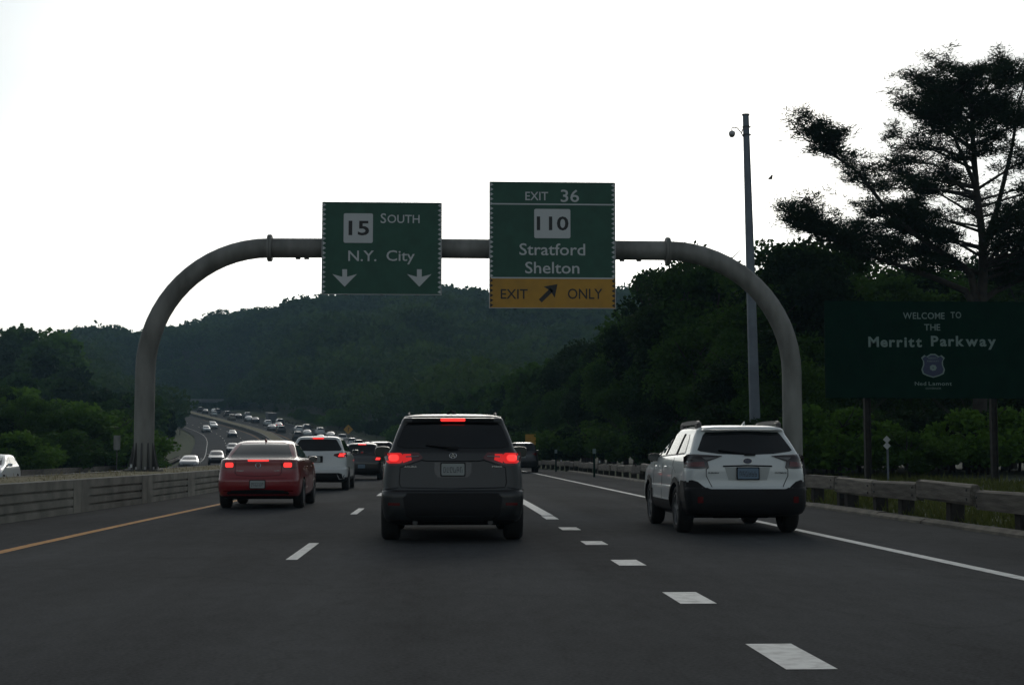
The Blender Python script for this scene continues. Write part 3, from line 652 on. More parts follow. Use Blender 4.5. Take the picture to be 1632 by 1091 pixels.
# ------------------------------------------------------------------ vehicles
class Shell:
    """car surface lofted from rows (z, halfwidth, rear y, front y, rear corner r, front corner r)"""
    def __init__(s, rows, bowr=.07, bowf=.14, tp=.05, sub=4):
        s.bowr, s.bowf, s.tp = bowr, bowf, tp
        R = np.array(rows, float); t = np.arange(len(R)); tt = np.linspace(0, len(R)-1, (len(R)-1)*sub+1)
        s.T = np.stack([pchip(t, R[:, i], tt) for i in range(6)], -1)
        s.mid = (R[:, 2].min()+R[:, 3].max())/2; s.hl = (R[:, 3].max()-R[:, 2].min())/2
    def row(s, z): return [float(np.interp(z, s.T[:, 0], s.T[:, i])) for i in range(6)]
    def tap(s, y): return 1-s.tp*((y-s.mid)/s.hl)**2
    def rear(s, x, z, off=0):
        _, W, R, F, rr, rf = s.row(z); rr = min(rr, W*.9); xx = min(abs(x)/s.tap(R+.1), W-.0005); e = W-rr
        if xx <= e: y = R+s.bowr*(xx/W)**2
        else: y = R+s.bowr*(e/W)**2+rr*(1-math.sqrt(max(0, 1-((xx-e)/rr)**2)))
        return Vector((x, y-off, z))
    def front(s, x, z, off=0):
        _, W, R, F, rr, rf = s.row(z); rf = min(rf, W*.9); xx = min(abs(x)/s.tap(F-.1), W-.0005); e = W-rf
        if xx <= e: y = F-s.bowf*(xx/W)**2
        else: y = F-s.bowf*(e/W)**2-rf*(1-math.sqrt(max(0, 1-((xx-e)/rf)**2)))
        return Vector((x, y+off, z))
    def side(s, y, z, sg, off=0):
        _, W, R, F, rr, rf = s.row(z); yc = R+s.bowr*((W-rr)/W)**2+rr; yf = F-s.bowf*((W-rf)/W)**2-rf
        x = W
        if y < yc: x = W-rr+rr*math.sqrt(max(0, 1-((yc-y)/rr)**2)) if yc-y < rr else W-rr
        if y > yf: x = W-rf+rf*math.sqrt(max(0, 1-((y-yf)/rf)**2)) if y-yf < rf else W-rf
        return Vector((sg*(x*s.tap(y)+off), y, z))
    def ring(s, r, nx=7, nc=6, ns=22):
        z, W, R, F, rr, rf = r; rr = min(rr, W*.9); rf = min(rf, W*.9); P = []
        e = W-rr
        for i in range(nx): x = e*i/nx; P.append((x, R+s.bowr*(x/W)**2))
        y0 = R+s.bowr*(e/W)**2
        for i in range(nc): a = PI/2*i/nc; P.append((e+rr*math.sin(a), y0+rr*(1-math.cos(a))))
        e2 = W-rf; y1 = F-s.bowf*(e2/W)**2
        ya, yb = y0+rr, y1-rf
        for i in range(ns): P.append((W, ya+(yb-ya)*i/ns))
        for i in range(nc): a = PI/2*i/nc; P.append((e2+rf*math.cos(a), yb+rf*math.sin(a)))
        for i in range(nx+1): x = e2*(1-i/nx); P.append((x, F-s.bowf*(x/W)**2))
        P = [(x*s.tap(y), y) for x, y in P]
        return [(x, y, z) for x, y in P]+[(-x, y, z) for x, y in P[-2:0:-1]]
    def mesh(s, name, wheels, mats, paintfn, lod=0):
        T_ = s.T if lod == 0 else s.T[::2]
        kw = dict(nx=7, nc=6, ns=22) if lod == 0 else dict(nx=3, nc=3, ns=10)
        V = []; 
        for r in T_: V += s.ring(r, **kw)
        n = len(V)//len(T_); F_ = []
        for k in range(len(T_)-1):
            for i in range(n): j = (i+1) % n; F_.append((k*n+i, k*n+j, (k+1)*n+j, (k+1)*n+i))
        F_.append(tuple(range(n-1, -1, -1))); F_.append(tuple((len(T_)-1)*n+i for i in range(n)))
        me = bpy.data.meshes.new(name); me.from_pydata(V, [], F_)
        o = link('tmp', me); cut = []
        for wy, wr in wheels:
            for sg in (-1, 1):
                mb = MB(); mb.tube([(sg*(.60), wy, wr-.02), (sg*1.3, wy, wr-.02)], wr+.055, 28 if lod == 0 else 14); c = mb.build('cut', [], None); cut.append(c)
                c.name = 'cut'; md = o.modifiers.new('b', 'BOOLEAN'); md.operation = 'DIFFERENCE'; md.object = c; md.solver = 'EXACT'
        dg = bpy.context.evaluated_depsgraph_get(); m2 = bpy.data.meshes.new_from_object(o.evaluated_get(dg))
        bpy.data.objects.remove(o)
        for c in cut: bpy.data.objects.remove(c)
        m2.name = name; m2.materials.clear()
        for q in mats: m2.materials.append(q)
        for p in m2.polygons:
            c = p.center; mi = paintfn(c, p.normal)
            for wy, wr in wheels:
                d = math.hypot(c.y-wy, c.z-(wr-.02))
                if (d < wr+.06 and abs(c.x) < s.row(c.z)[1]*s.tap(c.y)-.03): mi = 1
            if p.normal.z < -.85: mi = 1
            p.material_index = mi
        smooth_mesh(m2, 38); m2.update(); return m2

def mir(P): return P+[(-x, z) for x, z in reversed(P) if abs(x) > 1e-5]
def drape(name, poly, fn, m, parent, thick=.02, step=.12, smooth=True):
    """cut a flat outline into a grid, lay it on the surface fn(a, b, off) and give it thickness"""
    bm = bmesh.new(); vs = [bm.verts.new((a, b, 0)) for a, b in poly]
    try: bm.faces.new(vs)
    except Exception: pass
    for ax in (0, 1):
        lo = min(p[ax] for p in poly); hi = max(p[ax] for p in poly); n = int((hi-lo)/step)
        for k in range(1, n+1):
            c = [0, 0, 0]; nn = [0, 0, 0]; c[ax] = lo+(hi-lo)*k/(n+1); nn[ax] = 1
            bmesh.ops.bisect_plane(bm, geom=bm.verts[:]+bm.edges[:]+bm.faces[:], plane_co=c, plane_no=nn)
    bmesh.ops.triangulate(bm, faces=[f for f in bm.faces if len(f.verts) > 4])
    bm.verts.index_update(); flat_ = [(v.co.x, v.co.y) for v in bm.verts]
    V = [tuple(fn(a, b, .006)) for a, b in flat_]; n = len(V)
    F_ = [tuple(v.index for v in f.verts) for f in bm.faces]
    be = [(e.verts[0].index, e.verts[1].index) for e in bm.edges if len(e.link_faces) == 1]
    bm.free()
    V += [tuple(fn(a, b, -thick)) for a, b in flat_]
    F_ += [(a, b, b+n, a+n) for a, b in be]
    me = bpy.data.meshes.new(name); me.from_pydata(V, [], F_); me.materials.append(m)
    bm = bmesh.new(); bm.from_mesh(me); bmesh.ops.delete(bm, geom=[v for v in bm.verts if not v.link_faces], context='VERTS'); bmesh.ops.recalc_face_normals(bm, faces=bm.faces); bm.to_mesh(me); bm.free()
    if smooth: smooth_mesh(me, 45)
    me.update(); return link(name, me, parent)
def inset_off(fn, d): return lambda a, b, o: fn(a, b, o+d)

_wheels = {}
def wheel_parts(parent, x, y, r, w_, sg, style='alloy', lod=0):
    key = (round(r, 3), round(w_, 3), style, lod)
    if key not in _wheels:
        n = 32 if lod == 0 else 14; mb = MB(); hw = w_/2
        prof = [(-hw+.02, r*.66), (-hw, r*.72), (-hw, r*.9), (-hw+.03, r*.985), (-hw*.5, r), (hw*.5, r), (hw-.03, r*.985), (hw, r*.9), (hw, r*.72), (hw-.02, r*.66)]
        V = []
        for (a, rad) in prof: V += [(a, rad*math.cos(2*PI*k/n), rad*math.sin(2*PI*k/n)) for k in range(n)]
        F_ = [(i*n+k, i*n+(k+1) % n, (i+1)*n+(k+1) % n, (i+1)*n+k) for i in range(len(prof)-1) for k in range(n)]
        F_ += [((len(prof)-1)*n+k, (len(prof)-1)*n+(k+1) % n, (k+1) % n, k) for k in range(n)]
        tm = bpy.data.meshes.new('wheel'); tm.from_pydata(V, [], F_); tm.materials.append(M['rubber']); smooth_mesh(tm, 50)
        mb = MB(); R_ = r*.68
        mb.tube([(hw-.055, 0, 0), (hw-.10, 0, 0)], [R_*.98, R_*.98], n, 1)
        if lod == 0:
            for (a, b2, ra, rb) in ((hw-.10, hw-.008, R_*1.0, R_*1.0),):
                for k in range(n):
                    c0, s0, c1, s1 = math.cos(2*PI*k/n), math.sin(2*PI*k/n), math.cos(2*PI*(k+1)/n), math.sin(2*PI*(k+1)/n)
                    mb.quad((b2, R_*.91*c0, R_*.91*s0), (b2, R_*1.0*c0, R_*1.0*s0), (b2, R_*1.0*c1, R_*1.0*s1), (b2, R_*.91*c1, R_*.91*s1), 0)
                    mb.quad((a, R_*.91*c0, R_*.91*s0), (b2, R_*.91*c0, R_*.91*s0), (b2, R_*.91*c1, R_*.91*s1), (a, R_*.91*c1, R_*.91*s1), 0)
            for k in range(5):
                for da in (-.13, .13):
                    a = 2*PI*k/5+da; Rm = Matrix.Rotation(a, 3, 'X')
                    mb.box(Rm @ Vector((hw-.035, 0, R_*.52)), (.035, R_*.13, R_*.86), Rm, 0)
            mb.tube([(hw-.06, 0, 0), (hw-.012, 0, 0)], [R_*.24, R_*.2], 12, 0)
        else:
            mb.tube([(hw-.055, 0, 0), (hw-.02, 0, 0)], [R_*.8, R_*.7], n, 0)
        _wheels[key] = (tm, mb.mesh('rim', [M['alloy'], M['black_plastic']]))
    tm, rm = _wheels[key]
    o = link('wheel', tm, parent, (x, y, r)); 
    if sg < 0: o.rotation_euler = (0, 0, PI)
    link('rim', rm, o)
    return o
def plate(parent, c, yf, w_=.305, h_=.155, m='plate', chars=True, tilt=0):
    x, z = c; y = yf
    mb = MB(); mb.prism(rrect(x-w_/2-.015, x+w_/2+.015, z-h_/2-.015, z+h_/2+.015, .015), y-.012, y+.02); fr = mb.build('licence_plate', M['black_plastic'], parent)
    mb = MB(); mb.prism(rrect(x-w_/2, x+w_/2, z-h_/2, z+h_/2, .015), y-.016, y-.01); mb.build('plate_face', M[m], fr)
    if chars:
        mb = MB(); r = random.Random(int(y*1000)); 
        for k in range(6):
            xx = x-w_*.36+w_*.72*k/5; hh = h_*.5
            for dx, dz, bw, bh in ((-.012, 0, .007, hh), (.012, r.choice((0, hh*.2, -hh*.2)), .007, hh*.6), (0, r.choice((hh*.42, 0, -hh*.42)), .022, .009), (0, r.choice((hh*.42, -hh*.42)), .022, .009)):
                mb.box((xx+dx, y-.0172, z-.006+dz), (bw, .001, bh))
        tag(mb.build('lettering', M['plate_ink'], fr), kind='stuff')
    return fr
def cline(name, pts, fn, m, parent, r=.006, off=.002):
    mb = MB(); mb.tube([fn(a, b, off) for a, b in pts], r, 5); return mb.build(name, m, parent)
def dense(pts, n=6):
    P = []
    for (a, b), (c, d) in zip(pts[:-1], pts[1:]): P += [(a+(c-a)*i/n, b+(d-b)*i/n) for i in range(n)]
    return P+[pts[-1]]
def mirror_part(parent, x, y, z, sg, m, s=1):
    mb = MB(); mb.tube([(sg*(x-.10), y, z-.04), (sg*(x+.06), y-.01, z-.01)], .035, 8, 1)
    V = []; n = 12; c = Vector((sg*(x+.14), y, z+.02)); base_ = len(mb.v)
    rings = [(-.07, .93), (-.04, 1), (.02, .95), (.07, .7), (.10, .3)]
    for dy, k in rings:
        for i in range(n):
            a = 2*PI*i/n; ca, sa = math.cos(a), math.sin(a); sx = abs(ca)**.6*(1 if ca > 0 else -1); sz = abs(sa)**.6*(1 if sa > 0 else -1)
            mb.v.append(tuple(c+Vector((sx*.125*k*s, dy, sz*.085*k*s))))
    for r in range(len(rings)-1):
        for i in range(n): j = (i+1) % n; mb.f.append((base_+r*n+i, base_+r*n+j, base_+(r+1)*n+j, base_+(r+1)*n+i)); mb.m.append(0)
    mb.f.append(tuple(base_+i for i in range(n))); mb.m.append(2); mb.f.append(tuple(base_+(len(rings)-1)*n+i for i in range(n-1, -1, -1))); mb.m.append(0)
    return mb.build('wing_mirror', [m, M['black_plastic'], M['glass_light']], parent, smooth=True)
def wheels4(t, tr, ys_, r, w_, lod=0):
    for wy in ys_:
        for sg in (1, -1): wheel_parts(t, sg*tr, wy, r, w_, sg, lod=lod)

# ---- dark grey SUV straight ahead
def make_grey_suv():
    t = thing('suv', 'dark grey SUV braking directly ahead, roof lamp and both tail lamps lit red', 'car', (.20, 19.62, 0))
    S = Shell([(.24, .80, .30, 4.5, .15, .3), (.27, .88, .12, 4.7, .15, .35), (.34, .945, .03, 4.82, .18, .4), (.48, .975, 0, 4.86, .2, .4), (.62, .985, .0, 4.86, .2, .4), (.685, .98, .02, 4.86, .2, .4),
               (.70, .975, .05, 4.86, .2, .4), (.85, .97, .07, 4.84, .2, .4), (1.0, .955, .085, 4.72, .2, .4), (1.09, .935, .095, 4.5, .2, .4), (1.14, .92, .105, 3.95, .2, .35), (1.20, .895, .12, 3.55, .16, .3),
               (1.25, .86, .155, 3.42, .11, .3), (1.36, .82, .215, 3.17, .10, .3), (1.48, .775, .285, 2.88, .10, .3), (1.58, .73, .345, 2.62, .10, .3), (1.64, .705, .33, 2.45, .12, .3), (1.68, .67, .34, 2.3, .15, .3),
               (1.705, .60, .42, 2.15, .25, .3), (1.722, .48, .60, 1.95, .3, .3), (1.73, .28, .9, 1.7, .2, .2), (1.732, .03, 1.2, 1.4, .02, .02)], .07, .16, .045)
    wl = [(1.02, .36), (3.77, .36)]
    def pf(c, n): return 1 if c.z < .29 else 0
    link('body', S.mesh('body', wl, [M['p_grey'], M['black_plastic']], pf), t)
    B = M['black_plastic']
    # black lower bumper insert; its black also paints shade on the downward-facing part
    drape('bumper_insert', mir([(0, .30), (.50, .30), (.62, .36), (.66, .60), (.60, .665), (0, .665)]), S.rear, B, t, .015)
    drape('rear_window', mir([(0, 1.255), (.66, 1.262), (.745, 1.285), (.752, 1.32), (.655, 1.56), (.60, 1.597), (0, 1.61)]), S.rear, M['glass'], t)
    for sg in (1, -1):
        f = lambda a, b, o, sg=sg: S.side(a, b, sg, o)
        drape('side_window', [(.55, 1.28), (1.45, 1.26), (1.45, 1.56), (.75, 1.58), (.60, 1.5)], f, M['glass'], t)
        drape('side_window', [(1.53, 1.26), (2.45, 1.24), (2.45, 1.57), (1.53, 1.57)], f, M['glass'], t)
        drape('side_window', [(2.53, 1.24), (3.22, 1.23), (2.62, 1.55), (2.53, 1.56)], f, M['glass'], t)
        g = lambda a, b, o, sg=sg: S.rear(sg*a, b, o)
        # lamps
        drape('tail_light', [(.43, 1.105), (.62, 1.045), (.80, 1.02), (.915, 1.05), (.925, 1.14), (.915, 1.205), (.46, 1.20), (.40, 1.13)], g, M['lens'], t, .03, .07)
        drape('brake_light_edge', rrect(.665, .895, 1.055, 1.195, .05), lambda a, b, o, sg=sg: S.rear(sg*a, b, o+.008), M['brake_dim'], t, .005, .06)
        drape('brake_light', rrect(.72, .86, 1.085, 1.172, .045), lambda a, b, o, sg=sg: S.rear(sg*a, b, o+.016), M['brake'], t, .005, .06)
        drape('brake_light_edge', [(.55, 1.10), (.665, 1.06), (.665, 1.18), (.56, 1.18)], lambda a, b, o, sg=sg: S.rear(sg*a, b, o+.008), M['brake_dim'], t, .005, .06)
        drape('reversing_strip', [(.45, 1.145), (.63, 1.135), (.63, 1.152), (.46, 1.16)], lambda a, b, o, sg=sg: S.rear(sg*a, b, o+.012), M['lens_clear'], t, .003)
        drape('reflector', [(.70, .50), (.86, .50), (.86, .535), (.70, .535)], g, M['lens'], t, .01)
        cline('tailgate_seam', dense([(sg*.40, 1.10), (sg*.70, 1.00), (sg*.715, .80), (sg*.69, .735), (0, .72)]), S.rear, B, t, .006, 0)
        cline('bumper_crease_shade', dense([(sg*.72, .735), (sg*.96, .70)]), S.rear, B, t, .005, 0)  # thin black line paints the shade along the crease
        cline('door_seam', dense([(1.49, .4), (1.49, 1.2)]), f, B, t, .004, 0); cline('door_seam', dense([(2.49, .35), (2.49, 1.2)]), f, B, t, .004, 0)
        mirror_part(t, .90, 3.05, 1.19, sg, M['p_grey'], 1.0)
        mb = MB(); mb.tube([S.side(y, 1.02, sg, .03) for y in (1.75, 1.8, 1.95, 2.0)], .014, 6); mb.build('door_handle', M['chrome'], t)
        drape('side_cladding', [(1.45, .30), (3.33, .30), (3.33, .42), (1.45, .42)], f, B, t, .01)
        mb = MB(); mb.tube([(sg*.60, .8, 1.705), (sg*.60, 1.0, 1.745), (sg*.60, 2.2, 1.735), (sg*.60, 2.45, 1.69)], .014, 6); mb.build('roof_rail', B, t, smooth=True)
        mb = MB(); mb.tube([(sg*.50, .10, .275), (sg*.50, .3, .275)], .035, 12); mb.build('exhaust', M['steel_dark'], t, smooth=True)
    # spoiler with lamp
    mb = MB()
    for k in range(12):
        a, b = -.66+1.32*k/12, -.66+1.32*(k+1)/12
        A = [S.rear(a, 1.612, .05), S.rear(a, 1.66, .06), S.rear(a, 1.69, -.06), S.rear(a, 1.612, -.06)]; Bq = [S.rear(b, 1.612, .05), S.rear(b, 1.66, .06), S.rear(b, 1.69, -.06), S.rear(b, 1.612, -.06)]
        for i in range(4): mb.quad(A[i], Bq[i], Bq[(i+1) % 4], A[(i+1) % 4])
    mb.quad(*[S.rear(-.66, z, o) for z, o in ((1.612, .05), (1.66, .06), (1.69, -.06), (1.612, -.06))]); mb.quad(*[S.rear(.66, z, o) for z, o in ((1.612, .05), (1.66, .06), (1.69, -.06), (1.612, -.06))])
    mb.build('spoiler', M['p_grey'], t, smooth=True)
    drape('roof_brake_light', rrect(-.165, .165, 1.617, 1.655, .015), lambda a, b, o: S.rear(a, b, o+.062), M['brake'], t, .01)
    # trim across tailgate, flat black patch painting the shade of the plate recess
    cline('tailgate_seam', dense([(-.42, 1.10), (-.35, 1.085), (.35, 1.085), (.42, 1.10)]), S.rear, B, t, .008, 0)
    drape('plate_recess', mir([(0, .87), (.20, .87), (.245, .93), (.245, 1.065), (0, 1.07)]), S.rear, M['p_black'], t, .01)
    plate(t, (0, .975), S.rear(.15, .975).y-.012)
    e = S.rear(0, 1.155, .012); mb = MB()
    mb.tube([(.045*math.sin(2*PI*k/20), e.y, e.z+.036*math.cos(2*PI*k/20)) for k in range(1, 20)], .006, 6, cap=True)
    mb.tube([(-.022, e.y, e.z-.028), (-.006, e.y, e.z+.03)], .0055, 5); mb.tube([(.022, e.y, e.z-.028), (.006, e.y, e.z+.03)], .0055, 5); mb.box((0, e.y, e.z-.006), (.02, .008, .006)); mb.box((0, e.y, e.z+.03), (.018, .008, .007)); mb.build('emblem', M['chrome'], t)
    e = S.rear(.5, 1.01, .009); text_fit('lettering', 'ACURA', -.65, -.48, 1.0, 1.022, e.y-.01, M['chrome'], t, .02)
    text_fit('lettering', 'MDX', .52, .66, 1.0, 1.022, e.y-.01, M['chrome'], t, .02)
    mb = MB(); mb.tube([S.rear(0, 1.262, .02), S.rear(-.12, 1.275, .03), S.rear(-.36, 1.30, .02)], .012, 6); mb.box(S.rear(0, 1.258, .02), (.14, .04, .035)); mb.build('wiper', B, t)
    mb = MB(); mb.tube([(-.07, .62, 1.728), (-.02, .60, 1.765), (.03, .7, 1.74)], [.02, .012, .02], 6); mb.build('roof_antenna', B, t)
    mb = MB(); mb.box((0, 1.0, .30), (1.0, .5, .16), ch=.04); mb.box((0, 2.4, .26), (1.4, 3, .12)); mb.build('underbody', B, t)
    # glimpse of the road ahead through the glass
    drape('windscreen', mir([(0, 1.2), (.72, 1.22), (.60, 1.6), (0, 1.62)]), S.front, M['glass_light'], t)
    for sg in (1, -1): drape('headlight', [(.55, .82), (.85, .80), (.88, .95), (.60, .92)], lambda a, b, o, sg=sg: S.front(sg*a, b, o), M['head'], t)
    wheels4(t, .845, (1.02, 3.77), .36, .255)
    return t
make_grey_suv()

# ---- white crossover on the right
def make_crossover():
    t = thing('crossover', 'white crossover with black lower cladding and roof rails in the right lane', 'car', (4.50, 21.25, 0))
    S = Shell([(.27, .78, .22, 4.5, .15, .3), (.30, .86, .10, 4.68, .15, .35), (.38, .915, .02, 4.8, .2, .4), (.52, .935, 0, 4.85, .22, .4), (.64, .935, .0, 4.85, .22, .4), (.685, .93, .02, 4.85, .22, .4),
               (.70, .925, .06, 4.85, .22, .4), (.80, .922, .075, 4.83, .22, .4), (.92, .915, .07, 4.72, .24, .4), (1.0, .905, .075, 4.3, .26, .4), (1.06, .895, .085, 3.75, .26, .35), (1.12, .875, .10, 3.5, .20, .3),
               (1.18, .83, .15, 3.35, .13, .3), (1.28, .785, .235, 3.08, .12, .3), (1.38, .74, .33, 2.80, .12, .3), (1.48, .69, .42, 2.52, .12, .3), (1.54, .665, .40, 2.32, .14, .3), (1.565, .64, .42, 2.2, .17, .3),
               (1.59, .58, .50, 2.05, .25, .3), (1.605, .46, .66, 1.85, .3, .3), (1.612, .26, .95, 1.65, .2, .2), (1.614, .03, 1.2, 1.4, .02, .02)], .10, .16, .05)
    wl = [(1.03, .355), (3.775, .355)]
    def pf(c, n):
        if c.z < .44: return 1
        if c.y < .62 and (c.z < .664 or (abs(c.x) > .63+(c.z-.69)*1.1 and c.z < .785)): return 1
        for wy in (1.03, 3.775):
            if math.hypot(c.y-wy, c.z-.335) < .49 and c.z < .78: return 1
        return 0
    P = M['p_pearl']; B = M['black_plastic']
    link('body', S.mesh('body', wl, [P, B], pf), t)
    drape('bumper_cladding', mir([(0, .33), (.70, .33), (.86, .40), (.905, .55), (.905, .78), (.80, .80), (.72, .775), (.62, .69), (.54, .672), (0, .672)]), S.rear, B, t, .02, .08)
    drape('rear_window', mir([(0, 1.165), (.40, 1.18), (.66, 1.215), (.70, 1.235), (.585, 1.45), (.54, 1.50), (0, 1.512)]), S.rear, M['glass'], t)
    for sg in (1, -1):
        f = lambda a, b, o, sg=sg: S.side(a, b, sg, o)
        g = lambda a, b, o, sg=sg: S.rear(sg*a, b, o)
        drape('side_cladding', [(.40, .48), (.58, .48), (.60, .60), (.66, .72), (.60, .79), (.42, .79), (.25, .72), (.22, .50)], f, B, t, .012, .08)
        GL = M['glass_light']
        drape('side_window', [(.72, 1.20), (1.30, 1.18), (1.30, 1.475), (1.0, 1.475), (.86, 1.40)], f, GL, t)
        drape('side_window', [(1.36, 1.18), (2.22, 1.16), (2.22, 1.49), (1.36, 1.485)], f, GL, t)
        drape('side_window', [(2.30, 1.16), (3.10, 1.14), (2.52, 1.455), (2.30, 1.485)], f, GL, t)
        for ya, yb in ((1.305, 1.355), (2.225, 2.295)): drape('window_pillar', [(ya, 1.17), (yb, 1.17), (yb, 1.485), (ya, 1.485)], inset_off(f, .012), B, t)
        cline('window_trim', dense([(.70, 1.185), (3.12, 1.125)]), f, M['chrome'], t, .008, .004)
        for yy_, z1 in ((1.33, .95), (2.27, 1.12)): cline('door_seam', dense([(yy_, .48), (yy_, z1)]), f, B, t, .004, 0)
        cline('door_seam', dense([(1.33, 1.12), (1.33, 1.0), (1.05, .9)]), f, B, t, .004, 0)
        cline('door_seam', dense([(3.2, .5), (3.2, 1.08)]), f, B, t, .004, 0)
        drape('tail_light', [(.36, 1.15), (.58, 1.07), (.56, .975), (.70, .965), (.88, .975), (.892, 1.14), (.84, 1.175), (.70, 1.175)], inset_off(g, .010), M['lens_dark'], t, .04, .035)
        drape('lamp_wing', [(.42, 1.132), (.60, 1.085), (.66, 1.13)], lambda a, b, o, sg=sg: S.rear(sg*a, b, o+.018), M['lens_clear'], t, .004, .06)
        drape('lamp_red', [(.62, .995), (.86, .995), (.87, 1.05), (.63, 1.07)], lambda a, b, o, sg=sg: S.rear(sg*a, b, o+.018), M['lens'], t, .004, .035)
        drape('reflector', rrect(.66, .74, .47, .56, .01), lambda a, b, o, sg=sg: S.rear(sg*a, b, o+.012), M['lens'], t, .01)
        cline('tailgate_seam', dense([(sg*.575, .975), (sg*.60, .95), (sg*.60, .86), (sg*.52, .70)]), S.rear, B, t, .006, 0)
        mirror_part(t, .80, 3.0, 1.10, sg, B, .8)
        for yh in (1.65, 2.62): mb = MB(); mb.tube([S.side(y, .98, sg, .03) for y in (yh, yh+.04, yh+.18, yh+.22)], .014, 6); mb.build('door_handle', P, t)
        # roof rail with raised feet
        mb = MB(); x = sg*.60
        path = [(x, .62, 1.575), (x, .70, 1.66), (x, .80, 1.675), (x, 1.5, 1.68), (x, 2.1, 1.67), (x, 2.25, 1.60)]
        for p_, q_ in zip(path[:-1], path[1:]):
            A = [Vector(p_)+Vector(d) for d in ((-.028, 0, -.06), (.028, 0, -.06), (.02, 0, .0), (-.02, 0, .0))]; Bq = [Vector(q_)+Vector(d) for d in ((-.028, 0, -.06), (.028, 0, -.06), (.02, 0, .0), (-.02, 0, .0))]
            for i in range(4): mb.quad(A[i], Bq[i], Bq[(i+1) % 4], A[(i+1) % 4])
        mb.box((x, .76, 1.60), (.07, .22, .11), ch=.02); mb.box((x, 2.05, 1.60), (.07, .25, .11), ch=.02)
        mb.build('roof_rail', M['p_tan2'], t, smooth=True)
        for wy in (1.03, 3.775):
            N_ = 18; outer = [(wy+.50*math.cos(PI*k/N_), .335+.50*math.sin(PI*k/N_)) for k in range(N_+1)]; inner = [(wy+.415*math.cos(PI*k/N_), .335+.415*math.sin(PI*k/N_)) for k in range(N_, -1, -1)]
            for k in range(N_):
                pass
            mb = MB(); n0 = 0
            for (a, b) in [(outer[k], inner[N_-k]) for k in range(N_+1)]:
                mb.v += [tuple(S.side(a[0], max(a[1], .34), sg, .012)), tuple(S.side(b[0], max(b[1], .34), sg, .02)), tuple(S.side(b[0], max(b[1], .34), sg, -.06))]
            for k in range(N_):
                for i in range(2): mb.f.append((3*k+i, 3*k+i+1, 3*k+4+i, 3*k+3+i)); mb.m.append(0)
            mb.build('wheel_arch_trim', B, t, smooth=True)
        drape('side_cladding', [(1.52, .33), (3.28, .33), (3.28, .47), (1.52, .47)], f, B, t, .02)
    mb = MB()
    def sp(a): return [S.rear(a, 1.515, .03), S.rear(a, 1.535, .055), S.rear(a, 1.58, -.10), S.rear(a, 1.515, -.08)]
    for k in range(12):
        A, Bq = sp(-.60+1.2*k/12), sp(-.60+1.2*(k+1)/12)
        for i in range(4): mb.quad(A[i], Bq[i], Bq[(i+1) % 4], A[(i+1) % 4])
    mb.quad(*sp(-.60)); mb.quad(*sp(.60)); mb.build('spoiler', P, t, smooth=True)
    drape('plate_recess', mir([(0, .80), (.28, .80), (.335, .985), (0, .985)]), S.rear, mat('recess_shade_white', (.40, .43, .42), .4), t, .01)  # duller copy of the pearl paint, shade of the recess put into colour
    cline('tailgate_trim', dense([(-.36, 1.0), (0, 1.01), (.36, 1.0)]), S.rear, B, t, .011, .004)
    plate(t, (0, .895), S.rear(.15, .895).y-.018, m='plate_blue')
    e = S.rear(0, 1.075, .012); mb = MB(); mb.tube([(0, e.y, e.z), (0, e.y+.012, e.z)], 1, 24)
    mb.v = [(x*.062, y, e.z+(z-e.z)*.038) for x, y, z in mb.v]; em = mb.build('emblem', mat('emblem_blue', (.02, .03, .08), .3), t)
    mb = MB()
    for dx, dz, r_ in ((-.025, .006, .011), (.004, .013, .006), (.022, .010, .006), (.03, -.006, .006), (.008, -.012, .006), (-.008, -.002, .005)): mb.box((dx, e.y-.004, e.z+dz), (r_, .004, r_), Matrix.Rotation(PI/4, 3, 'Y'))
    mb.tube([(.062*math.cos(2*PI*k/24), e.y-.002, e.z+.038*math.sin(2*PI*k/24)) for k in range(25)], .004, 5, cap=False); mb.build('emblem_stars', M['chrome'], t)
    e = S.rear(.5, .90, .012).y-.005
    text_fit('lettering', 'SUBARU', -.58, -.42, .895, .915, e, B, t, .03); text_fit('lettering', 'OUTBACK', .40, .58, .895, .915, e, B, t, .03)
    mb = MB(); mb.tube([S.rear(.02, 1.18, .02), S.rear(-.15, 1.20, .03), S.rear(-.40, 1.235, .02)], .012, 6); mb.box(S.rear(.04, 1.17, .02), (.16, .04, .035)); mb.build('wiper', B, t)
    mb = MB(); mb.tube([(.10, .85, 1.60), (.10, .75, 1.66)], [.03, .006], 8); mb.build('roof_antenna', P, t)
    mb = MB(); mb.box((0, .8, .30), (.9, .6, .14), ch=.04); mb.box((0, 2.4, .29), (1.4, 3, .14)); mb.build('underbody', B, t)
    drape('windscreen', mir([(0, 1.12), (.70, 1.14), (.57, 1.49), (0, 1.51)]), S.front, M['glass'], t)
    for sg in (1, -1): drape('headlight', [(.55, .82), (.85, .80), (.88, .92), (.60, .90)], lambda a, b, o, sg=sg: S.front(sg*a, b, o), M['head'], t)
    wheels4(t, .795, (1.03, 3.775), .355, .225)
    return t
M['p_tan2'] = mat('grey_rail_plastic', (.075, .07, .065), .5)
make_crossover()

